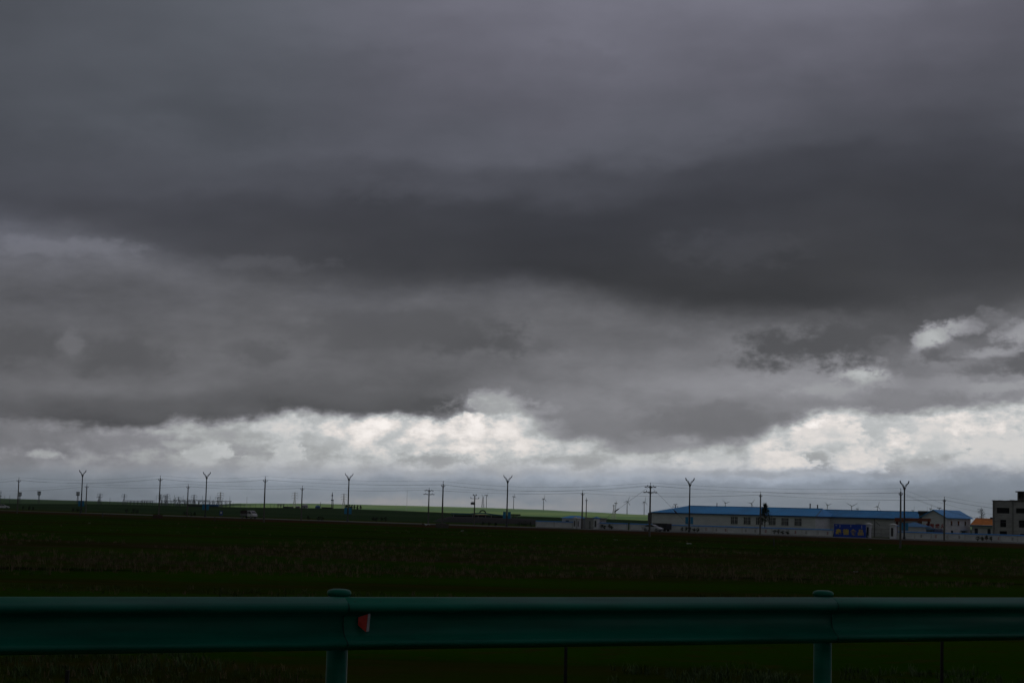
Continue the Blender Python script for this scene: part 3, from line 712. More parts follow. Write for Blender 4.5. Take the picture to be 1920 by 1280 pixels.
# perimeter wall in sections, coping, panels, painted marks
QW = 9.0
def wall(px0, px1, lb, h=1.52, q=QW, marks=()):
    s0, s1 = s_at(px0, q), s_at(px1, q); b = GW(s0, q); L = s1-s0
    root = empty('perimeter_wall', b, RT, lb, 'wall', 'white perimeter walls with blue coping')
    dz = ground(*W(s1, q).xy) - b.z
    m = MB(); m.box(0, L, 0, 0.22, -0.4, h-0.14); m.build('wall', white, root)
    n = max(2, int(L/3.6)); p = MB()
    for k in range(n+1):
        x = min(max(k*L/n, 0.15), L-0.15); p.box(x-0.15, x+0.15, -0.05, 0.27, -0.4, h-0.10)
    p.build('pilaster', mat('pilaster_white', (0.60, 0.60, 0.59), 0.85, s1=1), root)
    m = MB(); m.prism([(0, -0.14, h-0.14), (0, 0.36, h-0.14), (0, 0.30, h-0.02), (0, 0.11, h+0.06), (0, -0.08, h-0.02)], (L, 0, 0)); m.build('coping', blue2, root)
    m = MB(); m.box(0.02, L-0.02, -0.04, 0.0, -0.3, 0.10); m.build('plinth', mat('dirty_plinth', (0.16, 0.14, 0.12), 0.95, s1=1.5), root)
    rnd = random.Random(int(px0))
    for px, red in marks:                                    # worn painted characters: a few strokes each, too faded to read
        x = s_at(px, q)-s0; g = MB(); z0 = 0.42; w = 0.30
        for k in range(3): z = z0+0.06+k*0.22; g.box(x-w*rnd.uniform(.6, 1), x+w*rnd.uniform(.6, 1), -0.012, -0.004, z, z+0.07)
        for k in range(2): xx = x+rnd.uniform(-.2, .2); g.box(xx-0.035, xx+0.035, -0.016, -0.013, z0, z0+0.62)
        g.build('painted_mark', redp if red else greyp, root)
    return root
wall(1005, 1075, 'western white wall section with blue coping beside the gatehouse')
wall(1121, 1177, 'short white wall section with blue coping just east of the gatehouse')
wall(1181, 1562, 'long white wall section with blue coping in front of the factory windows', marks=[(1255, 0), (1325, 1), (1343, 0), (1361, 1), (1399, 0), (1416, 0), (1436, 1), (1492, 1), (1512, 0), (1533, 0), (1552, 1)])
wall(1684, 2010, 'eastern white wall section with blue coping in front of the unfinished grey building', marks=[(1727, 0), (1755, 1), (1776, 0), (1799, 0), (1849, 1), (1873, 1), (1898, 0)])
# gatehouse
def gatehouse():
    q = 9.5; s0 = s_at(1054, q); b = GW(s0, q); X = lambda px: s_at(px, q)-s0
    root = empty('gatehouse', b, RT, 'small white gatehouse with a blue hipped roof and a flat-roofed annex', 'gatehouse')
    m = MB(); m.box(0, X(1083), 0, 4.2, 0, 2.35); m.build('wall', white2, root)
    m = MB(); x0, x1 = -0.35, X(1083)+0.35; r = 2.95
    m.add([(x0, -.35, 2.36), (x1, -.35, 2.36), (x1, 4.5, 2.36), (x0, 4.5, 2.36), (x0+1.3, 2.1, r), (x1-1.3, 2.1, r)], [(0, 1, 5, 4), (1, 2, 5), (2, 3, 4, 5), (3, 0, 4), (0, 3, 2, 1)]); m.build('roof', blue, root)
    m = MB(); m.box(X(1061), X(1067), -0.03, 0.02, 1.45, 1.85); f = m.build('window', glass, root)
    m = MB(); m.box(X(1090), X(1114), 1.5, 5.0, 0, 2.45); m.box(X(1088), X(1116), 1.3, 5.2, 2.45, 2.6); m.build('annex', mat('annex_grey', (0.42, 0.42, 0.41), 0.9, s1=1), root)
    m = MB(); m.box(X(1106.5), X(1112), 1.46, 1.52, 1.0, 2.0); w = m.build('window', glass, root)
    m = MB(); m.bar((X(1106.5)-.05, 1.45, 2.04), (X(1112)+.05, 1.45, 2.04), .08); m.bar((X(1106.5)-.05, 1.45, .96), (X(1112)+.05, 1.45, .96), .08); m.bar((X(1109.2), 1.45, 1.0), (X(1109.2), 1.45, 2.0), .06); m.build('frame', trim, w)
    m = MB(); m.box(X(1098), X(1101), 1.46, 1.52, 0.0, 1.9); m.build('door', mat('door_grey', (0.2, 0.2, 0.2), 0.6, s1=3), root)
gatehouse()
def gate_pillar(px, lb, h=2.3, w=0.5, q=8.4, capc=None):
    b = GW(s_at(px, q), q); root = empty('gate_pillar', b, RT, lb, 'gate pillar', 'white gate pillars')
    m = MB(); m.box(-w, w, -w, w, -0.3, h); m.build('shaft', white2, root)
    m = MB(); m.box(-w*.45, w*.45, -w-0.02, -w, 0.5, h-0.5); m.build('panel', mat('pillar_panel', (0.05, 0.045, 0.045), 0.7, s1=3), root)
    m = MB(); m.box(-w-.18, w+.18, -w-.18, w+.18, h, h+0.14); m.add([(-w-.1, -w-.1, h+.14), (w+.1, -w-.1, h+.14), (w+.1, w+.1, h+.14), (-w-.1, w+.1, h+.14), (0, 0, h+.45)], [(0,1,4), (1,2,4), (2,3,4), (3,0,4), (3,2,1,0)]); m.build('cap', capc or trim, root)
gate_pillar(1079.5, 'white pillar at the west side of the gatehouse yard', 2.3, 0.35)
gate_pillar(1086, 'white pillar at the gatehouse door, second from the west', 2.2, 0.28)
gate_pillar(1119, 'white pillar with a blue cap between the annex and the wall', 2.45, 0.5, capc=blue2)
gate_pillar(1629, 'white pillar with a dark panel between the blue sign and the barred gate', 2.75, 0.5)
gate_pillar(1675, 'white pillar with a dark panel on the east side of the barred gate', 2.75, 0.55)
def bar_gate():
    q = 8.6; s0, s1 = s_at(1634, q), s_at(1670.5, q); b = GW(s0, q); L = s1-s0
    root = empty('barred_gate', b, RT, 'thin-barred closed metal gate between the two panelled white pillars', 'gate')
    m = MB(); 
    for z in (0.25, 1.0, 1.95): m.bar((0, 0, z), (L, 0, z), 0.05)
    for k in (0, .5, 1): m.bar((L*k, 0, 0.05), (L*k, 0, 2.0), 0.07)
    m.build('frame', mat('gate_grey', (0.16, 0.16, 0.16), 0.6, s1=2), root)
    m = MB(); n = 22
    for k in range(1, n): m.bar((L*k/n, 0, 0.1), (L*k/n, 0, 1.95), 0.022)
    m.build('bar_grille', MC['gate_grey'], root)
bar_gate()
def text_mesh(txt, size, mat_, parent, loc, depth=0.012, name='lettering', bold=0.0, sx=1.0):
    c = bpy.data.curves.new('t', 'FONT'); c.body = txt; c.size = size; c.extrude = depth; c.offset = bold; c.align_x = 'CENTER'; c.align_y = 'CENTER'; c.resolution_u = 2
    to = bpy.data.objects.new('t', c); COL.objects.link(to)
    dg = bpy.context.evaluated_depsgraph_get(); me = bpy.data.meshes.new_from_object(to.evaluated_get(dg)); bpy.data.objects.remove(to)
    R = Euler((PI/2, 0, 0)).to_matrix().to_4x4() @ Matrix.Diagonal((sx, 1, 1, 1)); me.transform(R); me.materials.clear(); me.materials.append(mat_)
    o = bpy.data.objects.new(name, me); COL.objects.link(o); o.parent = parent; o.location = loc; return o
def sign_board():
    q = 6.6; s0, s1 = s_at(1564, q), s_at(1623, q); b = GW(s0, q); L = s1-s0
    root = empty('sign_board', b, RT, 'large royal blue board with four yellow characters beside the factory gate', 'sign')
    m = MB(); m.box(0, L, 0, 0.18, 0.05, 2.72); m.build('panel', mat('sign_blue', (0.005, 0.06, 0.42), 0.6, s1=0.6, col2=(0.005, 0.038, 0.36)), root)
    yl = mat('sign_yellow', (0.70, 0.52, 0.05), 0.5, s1=3)
    for k, ch in enumerate('鑫德食品'): text_mesh(ch, 1.28, yl, root, (L*(0.145+0.235*k), -0.03, 1.02), 0.02, 'character', 0.022, 1.12)
    wh = trim                                                # vertical script: a spine with short teeth
    for x, n in ((0.185, 4), (0.53, 3), (0.875, 5)):
        g = MB(); X = L*x
        for k in range(n): z = 2.55-k*0.13; g.bar((X, -0.02, z), (X+0.01, -0.02, z-0.13), 0.05); g.bar((X, -0.02, z), (X+0.16-0.05*(k % 2), -0.02, z-0.05), 0.045)
        g.build('script', wh, root)
    g = MB(); g.bar((L*.04, -.02, 2.45), (L*.10, -.02, 2.47), .06); g.bar((L*.05, -.02, 2.36), (L*.09, -.02, 2.36), .05); g.build('emblem', wh, root)
    m = MB(); m.prism([(-0.45, 0.2, 0), (0, 0.2, 0), (0, 0.2, 1.5)], (0, 0.1, 0)); m.prism([(L+0.45, 0.2, 0), (L, 0.2, 0), (L, 0.2, 1.3)], (0, 0.1, 0)); m.build('brace', mat('sign_frame', (0.03, 0.09, 0.14), 0.6, s1=3), root)
sign_board()
# ------------------------------------------------------------------ factory
def win(root, x, y, z0, z1, w, cols=4, rows_=2, name='window'):
    m = MB(); m.box(x-w/2, x+w/2, y-0.02, y+0.03, z0, z1); g = m.build(name, glass, root)
    f = MB()
    for z in (z0, z1): f.box(x-w/2-.06, x+w/2+.06, y-0.07, y-0.022, z-.05, z+.05)
    for k in range(cols+1): xx = x-w/2+w*k/cols; t = .055 if k in (0, cols, cols//2) else .025; f.box(xx-t, xx+t, y-0.065, y-0.023, z0+.05, z1-.05)
    f.box(x-w/2, x+w/2, y-0.06, y-0.024, z0+(z1-z0)*.62, z0+(z1-z0)*.62+.05)
    f.build('frame', trim, g); return g
def roof_hip(root, x0, x1, y0, y1, ze, zr, a0, a1, m_, name='roof', ribs=True, over=0.35):
    yc = (y0+y1)/2; x0 -= over; x1 += over; y0 -= over; y1 += over
    m = MB(); m.add([(x0, y0, ze), (x1, y0, ze), (x1, y1, ze), (x0, y1, ze), (x0+a0, yc, zr), (x1-a1, yc, zr)], [(0, 1, 5, 4), (1, 2, 5), (2, 3, 4, 5), (3, 0, 4), (0, 3, 2, 1)])
    if ribs:                                                 # standing seams of the sheet
        n = int((x1-x0)/1.0)
        for k in range(1, n):
            x = x0+(x1-x0)*k/n; t = 1.0
            if x < x0+a0: t = (x-x0)/a0
            elif x > x1-a1: t = (x1-x)/max(a1, .01)
            m.bar((x, y0, ze+.02), (x, y0+(yc-y0)*t, ze+(zr-ze)*t+.02), 0.05, 0.03)
    o = m.build(name, m_, root)
    g = MB(); g.box(x0, x1, y0-.06, y0+.0, ze-.22, ze+.0); g.box(x1, x1+.05, y0, y1, ze-.22, ze); g.build('eave_board', mat('eave_blue', (0.012, 0.05, 0.16), 0.5, s1=2), o)
    g = MB(); g.bar((x0+a0, yc, zr+.03), (x1-a1, yc, zr+.03), .28, .08); g.bar((x1, y0, ze+.03), (x1-a1, yc, zr+.03), .22, .06); g.build('ridge_cap', mat('ridge_pale', (0.13, 0.26, 0.46), 0.5, s1=2), o)
    return o
def factory():
    q = 26.0; s0 = s_at(1222, q); b = GW(s0, q); X = lambda px: s_at(px, q)-s0
    root = empty('factory_building', b, RT, 'long white factory shed with bright blue hipped roof and large grid windows', 'factory')
    L = X(1529); m = MB(); m.box(0, L, 0, 10, -0.3, 4.25); m.build('wall', white2, root)
    roof_hip(root, 0, L, 0, 10, 4.27, 6.0, 7.4, 1.2, blue)
    for px in (1377, 1401, 1424, 1448, 1472, 1496.5): win(root, X(px), 0, 2.0, 3.7, 1.85)
    m = MB(); m.box(-1.4, -0.05, 0.5, 6, -0.3, 4.1); m.build('side_annex', mat('annex_dark', (0.14, 0.14, 0.15), 0.9, s1=1), root)
    m = MB(); m.lathe((X(1319), 6, 5.9), [(0.09, 0), (0.09, 0.9)], 8); m.build('vent_pipe', steel, root)
    for px, h in ((1497, 1.15), (1511, 0.9)): m = MB(); m.lathe((X(px), 5.5, 5.85), [(0.13, 0), (0.13, h), (0.17, h), (0.17, h+.1)], 8); m.build('chimney', mat('chimney_dark', (0.03, 0.025, 0.025), 0.8, s1=4), root)
    q2 = 33.0; r2 = GW(s_at(1500, q2), q2); s2 = s_at(1500, q2); X2 = lambda px: s_at(px, q2)-s2
    root = empty('factory_building', r2, RT, 'second white factory shed with darker blue roof, joined behind the first', 'factory')
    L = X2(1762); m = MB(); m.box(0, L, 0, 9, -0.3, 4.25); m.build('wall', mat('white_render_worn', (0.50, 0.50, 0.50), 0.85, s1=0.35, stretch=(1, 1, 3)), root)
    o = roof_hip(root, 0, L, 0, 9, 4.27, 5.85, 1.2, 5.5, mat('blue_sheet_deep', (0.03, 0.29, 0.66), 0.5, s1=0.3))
    m = MB(); m.bar((X2(1640), -0.04, 0), (X2(1640), -0.04, 4.1), .1); m.bar((X2(1642), -0.05, 3.4), (X2(1650), -0.05, 2.6), .08); m.build('downpipe', steel, root)
    m = MB(); m.box(X2(1604), X2(1616), -0.05, -0.002, -0.2, 2.9); m.build('door', mat('door_grey2', (0.25, 0.25, 0.25), 0.6, s1=3), root)
factory()
def gabled_house():
    q = 24.0; s0 = s_at(1728.5, q); b = GW(s0, q); Wd = s_at(1773.5, q)-s0; D = 13.0
    root = empty('gabled_house', b, RT, 'white house with bright blue gabled roof and three small upper windows', 'house')
    ze, zr = 4.75, 6.15; c = Wd/2
    m = MB(); m.prism([(0, 0, -.3), (Wd, 0, -.3), (Wd, 0, ze), (c, 0, zr), (0, 0, ze)], (0, D, 0)); m.build('wall', white2, root)
    m = MB(); o = .45; t = .12
    m.prism([(-o, 0, ze-.22), (c, 0, zr+.02), (Wd+o, 0, ze-.22), (Wd+o, 0, ze-.22+t), (c, 0, zr+.02+t), (-o, 0, ze-.22+t)], (0, D+.9, 0))
    for v in range(len(m.v)): m.v[v] = (m.v[v][0], m.v[v][1]-.45, m.v[v][2])
    m.build('roof', blue, root)
    side = [(0.22, 3.05, 4.0, .75, 'window'), (0.50, 3.05, 4.0, .75, 'window'), (0.78, 3.05, 4.0, .75, 'window'), (0.24, 0.0, 1.95, 1.0, 'door'), (0.70, 0.1, 1.9, 1.6, 'window')]
    for k, (f, z0, z1, w, nm) in enumerate(side):
        y = D*f; m = MB(); m.box(Wd+.005, Wd+.05, y-w/2, y+w/2, z0, z1); g = m.build(nm, glass, root)
        m = MB(); m.box(Wd+.01, Wd+.09, y-w/2-.08, y+w/2+.08, z0-.1, z0-.01); m.box(Wd+.01, Wd+.09, y-w/2-.08, y+w/2+.08, z1+.01, z1+.1); m.build('frame', trim, g)
    m = MB(); m.box(Wd+.0, Wd+.9, D*.58, D*.85, 1.98, 2.06); m.build('canopy', paleblue, root)
    for k, ch in enumerate('严禁烟火'): text_mesh(ch, 0.98, mat('red_paint', (0.42, 0.02, 0.02), 0.8, s1=4), root, (Wd*(.25, .43, .65, .87)[k], -0.03, 2.78), 0.01, 'character', 0.02)
gabled_house()
def orange_house():
    q = 34.0; s0 = s_at(1822, q); b = GW(s0, q); L = s_at(1866, q)-s0
    root = empty('orange_roofed_building', b, RT, 'low white building with orange tiled roof between the blue-roofed house and the grey building', 'building')
    m = MB(); m.box(0, L, 0, 5, -.3, 2.9); m.build('wall', white2, root)
    m = MB(); m.add([(-.2, -.4, 3.32), (L+.2, -.4, 3.32), (L+.2, 2.6, 4.75), (-.2, 2.6, 4.75), (-.2, 5.4, 3.32), (L+.2, 5.4, 3.32)], [(0, 1, 2, 3), (3, 2, 5, 4), (0, 3, 4), (1, 5, 2), (0, 4, 5, 1)]); m.build('roof', orange, root)
    m = MB(); m.box(-.2, L+.2, -.42, -.05, 2.92, 3.3); m.build('fascia', mat('fascia_blue', (0.10, 0.16, 0.22), 0.6, s1=2), root)
    for px in (1830.5, 1854.5): x = s_at(px, q)-s0; m = MB(); m.box(x-.35, x+.35, -.03, .02, 1.0, 2.55); m.build('window', glass, root)
    x = s_at(1851, q)-s0; m = MB(); m.box(x-.3, x+.3, 2.3, 2.9, 4.5, 5.0); m.build('chimney', steel, root)
orange_house()
def grey_building():
    q = 20.0; s0 = s_at(1861, q); b = GW(s0, q); X = lambda px: s_at(px, q)-s0
    Z = lambda py, px: zpx(py, px, (W(s_at(px, q), q)).y) - b.z
    L = X(2010); H = Z(939, 1862)
    root = empty('grey_building', b, RT, 'unfinished three-storey grey building with dark empty window openings and a rooftop room', 'building')
    m = MB(); holes = []
    for a, c, z0, z1 in ((1868.5, 1892.5, 962, 951.5), (1904.5, 1932, 962, 952.5), (1950, 1976, 963, 953), (1875, 1886.5, 987.5, 974), (1910, 1926, 988.5, 975), (1955, 1968, 989, 976), (1874, 1888, 1003, 995), (1912, 1926, 1006, 1000)):
        holes.append((X(a), X(c), Z(z0, a), Z(z1, a)))
    # facade built as a grid of blocks round the openings, with the openings set back
    xs = sorted({0.0, L} | {h[0] for h in holes} | {h[1] for h in holes}); zs = sorted({-.3, H} | {h[2] for h in holes} | {h[3] for h in holes})
    for i in range(len(xs)-1):
        for k in range(len(zs)-1):
            cx, cz = (xs[i]+xs[i+1])/2, (zs[k]+zs[k+1])/2
            if any(h[0] < cx < h[1] and h[2] < cz < h[3] for h in holes): continue
            m.box(xs[i], xs[i+1], 0, 0.3, zs[k], zs[k+1])
    m.box(0, 0.3, 0.3, 10, -.3, H); m.box(L-.3, L, .3, 10, -.3, H); m.box(0.3, L-.3, 9.7, 10, -.3, H); m.box(.3, L-.3, .3, 9.7, H-.25, H-.05)
    m.box(.3, L-.3, .3, 9.7, Z(968, 1870), Z(968, 1870)+.2); m.box(.3, L-.3, .3, 9.7, Z(991, 1870), Z(991, 1870)+.2)
    m.build('wall', mat('rough_cement', (0.40, 0.395, 0.38), 0.95, s1=0.5, col2=(0.27, 0.265, 0.255), stretch=(1, 1, 2)), root)
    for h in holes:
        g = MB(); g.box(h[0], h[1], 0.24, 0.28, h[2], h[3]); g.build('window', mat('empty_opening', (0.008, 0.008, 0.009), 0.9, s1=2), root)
    m = MB(); rr = random.Random(4)
    for k in range(26): x = L*k/26; m.box(x-.1, x+L/26+.05, -.22, .5, H, H+.10+.16*rr.random())
    m.build('parapet', mat('rubble_edge', (0.11, 0.10, 0.085), 0.95, s1=2), root)
    for px in (1862, 1897.5, 1940): x = X(px); m = MB(); m.box(x, x+.35, -.12, 0, -.3, H); m.build('pilaster', conc, root)
    x0, x1 = X(1900.5), X(1962); H2 = Z(922.5, 1902); wx0, wx1 = X(1915), X(1924)
    m = MB(); m.box(x0, x0+.3, 2, 6, H, H2); m.box(x0+.3, x1, 2, 2.3, H, H+.55); m.box(x0+.3, X(1903), 2, 2.3, H+.55, H2); m.box(X(1912), wx0, 2, 2.3, H+.55, H2); m.box(wx1, x1, 2, 2.3, H+.55, H2)
    m.box(X(1903), X(1912), 2.6, 2.8, H+.55, H2); m.box(x1-.3, x1, 2.3, 6, H, H2); m.box(x0-.3, x1+.3, 1.7, 6.3, H2, H2+.22); m.build('rooftop_room', mat('rooftop_cement', (0.12, 0.11, 0.10), 0.95, s1=1), root)
    m = MB(); m.box(wx0, wx1, 2.1, 2.2, H+1.2, H+1.27); m.box((wx0+wx1)/2-.04, (wx0+wx1)/2+.04, 2.1, 2.2, H+.55, H2); m.build('window_frame', trim, root)
grey_building()
# yard things behind the eastern wall
def crane():
    q = 17.0; s0 = s_at(1677, q); b = GW(s0, q); X = lambda px: s_at(px, q)-s0
    root = empty('gantry_crane', b, RT, 'rusty orange gantry crane beam on dark legs behind the gate', 'gantry crane')
    m = MB(); m.box(X(1679), X(1744), -.35, .35, 3.75, 4.35); m.build('beam', rust, root)
    m = MB(); m.box(X(1679), X(1697), -.5, .5, 3.55, 3.74); m.box(X(1722), X(1727), -.5, .5, 3.3, 3.74); m.build('trolley', mat('crane_brown', (0.20, 0.07, 0.02), 0.8, s1=2), root)
    for px in (1680, 1687, 1739): m = MB(); m.bar((X(px)+.3, 0, 3.74), (X(px)-.1, 0, 0), .4); m.build('leg', mat('crane_red', (0.12, 0.02, 0.012), 0.8, s1=2), root)
crane()
def pavilion():
    q = 13.0; s0 = s_at(1683, q); b = GW(s0, q); X = lambda px: s_at(px, q)-s0; L = X(1730)
    root = empty('pavilion', b, RT, 'small white hut with a pale blue pyramid roof under the orange crane', 'hut')
    m = MB(); m.box(0, L, 0, 4, -.2, 2.55); m.build('wall', white2, root)
    m = MB(); m.add([(-.4, -.4, 2.57), (L+.4, -.4, 2.57), (L+.4, 4.4, 2.57), (-.4, 4.4, 2.57), (L/2, 2.0, 3.55)], [(0, 1, 4), (1, 2, 4), (2, 3, 4), (3, 0, 4), (3, 2, 1, 0)]); m.build('roof', mat('light_blue_roof', (0.07, 0.24, 0.50), 0.5, s1=1), root)
    q = 12.0; s0 = s_at(1736.5, q); b = GW(s0, q); X = lambda px: s_at(px, q)-s0
    root = empty('guard_booth', b, RT, 'pale blue booth with dark windows behind the wall, beside the dark blue tank', 'booth')
    m = MB(); m.box(0, X(1748), 0, 1.8, 0, 2.1); m.build('body', mat('booth_grey', (0.10, 0.14, 0.16), 0.6, s1=2), root)
    m = MB(); m.box(-.1, X(1748)+.1, -.1, 1.9, 2.11, 2.35); m.build('roof', paleblue, root)
    m = MB(); m.box(.1, X(1748)-.1, -.03, 0, 1.2, 1.95); m.build('window', glass, root)
    s0 = s_at(1750, q); b = GW(s0, q); L = s_at(1762.5, q)-s0
    root = empty('storage_tank', b, RT, 'dark blue horizontal storage tank on saddles behind the wall', 'tank')
    m = MB(); n = 20; m.tube([(-.1, 1, 1.45), (0, 1, 1.45), (L, 1, 1.45), (L+.12, 1, 1.45)], [.6, .85, .85, .6], n); m.build('vessel', mat('tank_blue', (0.02, 0.035, 0.10), 0.4, s1=2, spec=.6), root, smooth=False)
    for x in (.3, L-.3): m = MB(); m.box(x-.12, x+.12, .4, 1.6, 0, .75); m.build('saddle', conc, root)
    q = 30; s0 = s_at(1723, q); b = GW(s0, q); L = s_at(1738, q)-s0
    root = empty('concrete_tower', b, RT, 'dark concrete tower block top standing between the factory roof and the house', 'tower')
    m = MB(); m.box(0, L, 0, 2.5, 0, 5.3); m.build('shaft', mat('tower_concrete', (0.13, 0.125, 0.115), 0.9, s1=1), root)
    m = MB(); m.box(-.15, L+.15, -.15, 2.65, 5.3, 6.0); m.build('cap', mat('tower_cap', (0.045, 0.045, 0.042), 0.9, s1=2), root)
pavilion()
# ------------------------------------------------------------------ vehicles
tyre = mat('tyre', (0.015, 0.015, 0.015), 0.9, s1=5)
def wheel(root, x, y, r=0.32, w=0.2):
    m = MB(); m.tube([(x, y-w/2, r), (x, y+w/2, r)], r, 16); o = m.build('wheel', tyre, root)
    m = MB(); sy = -1 if y < 0 else 1; m.tube([(x, y+sy*w*.45, r), (x, y+sy*w*.58, r)], r*.6, 12); m.build('rim', mat('rim_grey', (0.3, 0.3, 0.3), 0.4, 0.6, s1=5), o)
def sedan(paint, lb, p, rz):
    root = empty('parked_car', p, rz, lb, 'car')
    w = .86
    low = [(-2.25, .35), (-2.28, .72), (-2.1, .95), (-1.25, 1.0), (1.0, .98), (1.9, .82), (2.25, .66), (2.27, .38), (1.9, .24), (-1.9, .24)]
    m = MB(); m.prism([(x, -w, z) for x, z in low], (0, 2*w, 0)); body = m.build('body', paint, root)
    bv = body.modifiers.new('round', 'BEVEL'); bv.width = .09; bv.segments = 3
    m = MB(); n = 7; cab = [(-1.75, .96), (-1.15, 1.38), (-.6, 1.46), (.1, 1.46), (.55, 1.36), (1.2, .97)]
    vs = [(x, -w+.04 + (z-.96)*.28, z) for x, z in cab] + [(x, w-.04-(z-.96)*.28, z) for x, z in cab]; k = len(cab)
    m.add(vs, [tuple(range(k))[::-1], tuple(range(k, 2*k))] + [(i, i+1, i+1+k, i+k) for i in range(k-1)] + [(k-1, 0, k, 2*k-1)]); m.build('cabin', paint, root)
    g = MB()
    for sy in (-1, 1):
        y = lambda z: sy*(w-.04-(z-.96)*.28+.012)
        for q in ([(-1.45, 1.0), (-1.05, 1.32), (-.35, 1.40), (-.35, 1.0)], [(-.27, 1.0), (-.27, 1.40), (.12, 1.40), (.5, 1.31), (.95, 1.0)]):
            g.prism([(a, y(b_), b_) for a, b_ in q], (0, sy*.006, 0))
    g.prism([(.62, -.62, 1.345), (.62, .62, 1.345), (1.17, .74, 1.0), (1.17, -.74, 1.0)], (.012, 0, .012)); g.prism([(-1.2, -.62, 1.36), (-1.2, .62, 1.36), (-1.68, .74, 1.02), (-1.68, -.74, 1.02)], (-.012, 0, .012))
    g.build('window', glass, root)
    for x in (-1.35, 1.38):
        for y in (-.78, .78): wheel(root, x, y)
    for y in (-.6, .6):
        m = MB(); m.box(2.2, 2.3, y-.2, y+.2, .58, .74); m.build('headlight', mat('lamp_glass', (.5, .5, .5), .15, s1=5), root)
        m = MB(); m.box(-2.32, -2.2, y-.2, y+.2, .72, .88); m.build('tail_light', mat('tail_red', (.3, .01, .01), .3, s1=5), root)
    return root
silver = mat('silver_paint', (0.42, 0.44, 0.46), 0.3, 0.3, s1=1.0, spec=.6)
sedan(silver, 'silver car parked on the street in front of the white wall, behind the strain pole', GW(s_at(1224, -4.5), -4.5, .06), RT+.05)
sedan(mat('white_paint', (0.62, 0.62, 0.62), 0.35, s1=1.0, spec=.6), 'white car half out of the picture on the far field', G(6, 640), 0.15)
def truck():
    root = empty('pickup_truck', GW(s_at(467, -5.8), -5.8, .06), RT+.0, 'small double-cab truck with white cab and dark brown load bed driving along the street', 'truck')
    wp = MC['white_paint']; w = .82
    m = MB(); m.prism([(.2, -w, .45), (.2, -w, 1.95), (1.35, -w, 1.93), (1.95, -w, 1.2), (2.3, -w, .98), (2.35, -w, .45)], (0, 2*w, 0)); o = m.build('cab', wp, root); bv = o.modifiers.new('r', 'BEVEL'); bv.width = .08; bv.segments = 2
    m = MB()
    for sy in (-1, 1):
        m.prism([(.35, sy*(w+.003), 1.2), (.35, sy*(w+.003), 1.75), (.75, sy*(w+.003), 1.75), (.75, sy*(w+.003), 1.2)], (0, sy*.012, 0)); m.prism([(.85, sy*(w+.003), 1.2), (.85, sy*(w+.003), 1.75), (1.3, sy*(w+.003), 1.75), (1.72, sy*(w+.003), 1.2)], (0, sy*.012, 0))
    m.prism([(1.42, -.68, 1.84), (1.42, .68, 1.84), (1.92, .72, 1.22), (1.92, -.72, 1.22)], (.015, 0, .012)); m.build('window', glass, root)
    m = MB(); m.box(-2.3, .12, -w, w, .62, .72)
    for a, b, c, d in ((-2.3, .12, -w, -w+.05), (-2.3, .12, w-.05, w), (-2.3, -2.25, -w, w), (.06, .12, -w, w)): m.box(a, b, c, d, .72, 1.15)
    m.build('load_bed', mat('bed_grey', (.18, .18, .18), .6, s1=2), root)
    m = MB(); m.prism([(-2.2, -w+.06, 1.16), (.05, -w+.06, 1.16), (.05, -w+.06, 1.95), (-.6, -w+.06, 2.0), (-2.2, -w+.06, 1.85)], (0, 2*w-.12, 0)); m.build('load', mat('brown_load', (.055, .035, .03), .9, s1=2), root)
    for x in (-1.5, 1.55):
        for y in (-.74, .74): wheel(root, x, y, .31)
    for y in (-.55, .55): m = MB(); m.box(2.33, 2.4, y-.15, y+.15, .75, .9); m.build('headlight', MC['lamp_glass'], root)
    m = MB(); m.box(2.2, 2.42, -w, w, .38, .55); m.build('bumper', steel, root)
truck()
m = MB(); m.box(0, 3.9, 0, 1.8, .45, 1.75); s = s_at(1223.5, 5.0)
root = empty('trailer', GW(s, 5.0), RT, 'dark box trailer parked against the wall behind the silver car', 'trailer')
m.build('box', mat('trailer_black', (.02, .02, .024), .6, s1=1), root)
m = MB(); 
for x in (.8, 3.1):
    for y in (.05, 1.5): m = MB(); m.tube([(x, y, .33), (x, y+.22, .33)], .33, 14); m.build('wheel', tyre, root)
m = MB(); m.box(.0, 3.9, -.03, 0, 1.66, 1.8); m.build('top_rail', steel, root)
# ------------------------------------------------------------------ plants
def crown(mb, c, rx, rz, n, size, rnd, shape='round', clumps=14):
    c = Vector(c); cl = []
    for k in range(clumps):
        u = rnd.uniform(-1, 1); th = rnd.uniform(0, 2*PI); r = rnd.random()**.5
        if shape == 'cone': t = rnd.random()**.8; wv = rx*(1-t)**.65*.95+.03; cl.append(c+Vector((math.cos(th)*wv*r, math.sin(th)*wv*r, (t*2-1)*rz)))
        else: sr = math.sqrt(1-u*u); cl.append(c+Vector((math.cos(th)*rx*sr*r*.85, math.sin(th)*rx*sr*r*.85, u*rz*.85)))
    cs = rx*(.42 if shape != 'cone' else .30)
    for i in range(n):
        b = cl[i % clumps]; o = Vector((rnd.gauss(0, 1), rnd.gauss(0, 1), rnd.gauss(0, .8)))*cs*.5
        p = b+o; a = Vector((rnd.uniform(-1, 1), rnd.uniform(-1, 1), rnd.uniform(-1, 1))).normalized()*size; d = a.cross(Vector((rnd.uniform(-1, 1), rnd.uniform(-1, 1), rnd.uniform(-1, 1)))).normalized()*size*.6
        mb.add([p-a, p+d, p+a, p-d], [(0, 1, 2, 3)])
    return cl
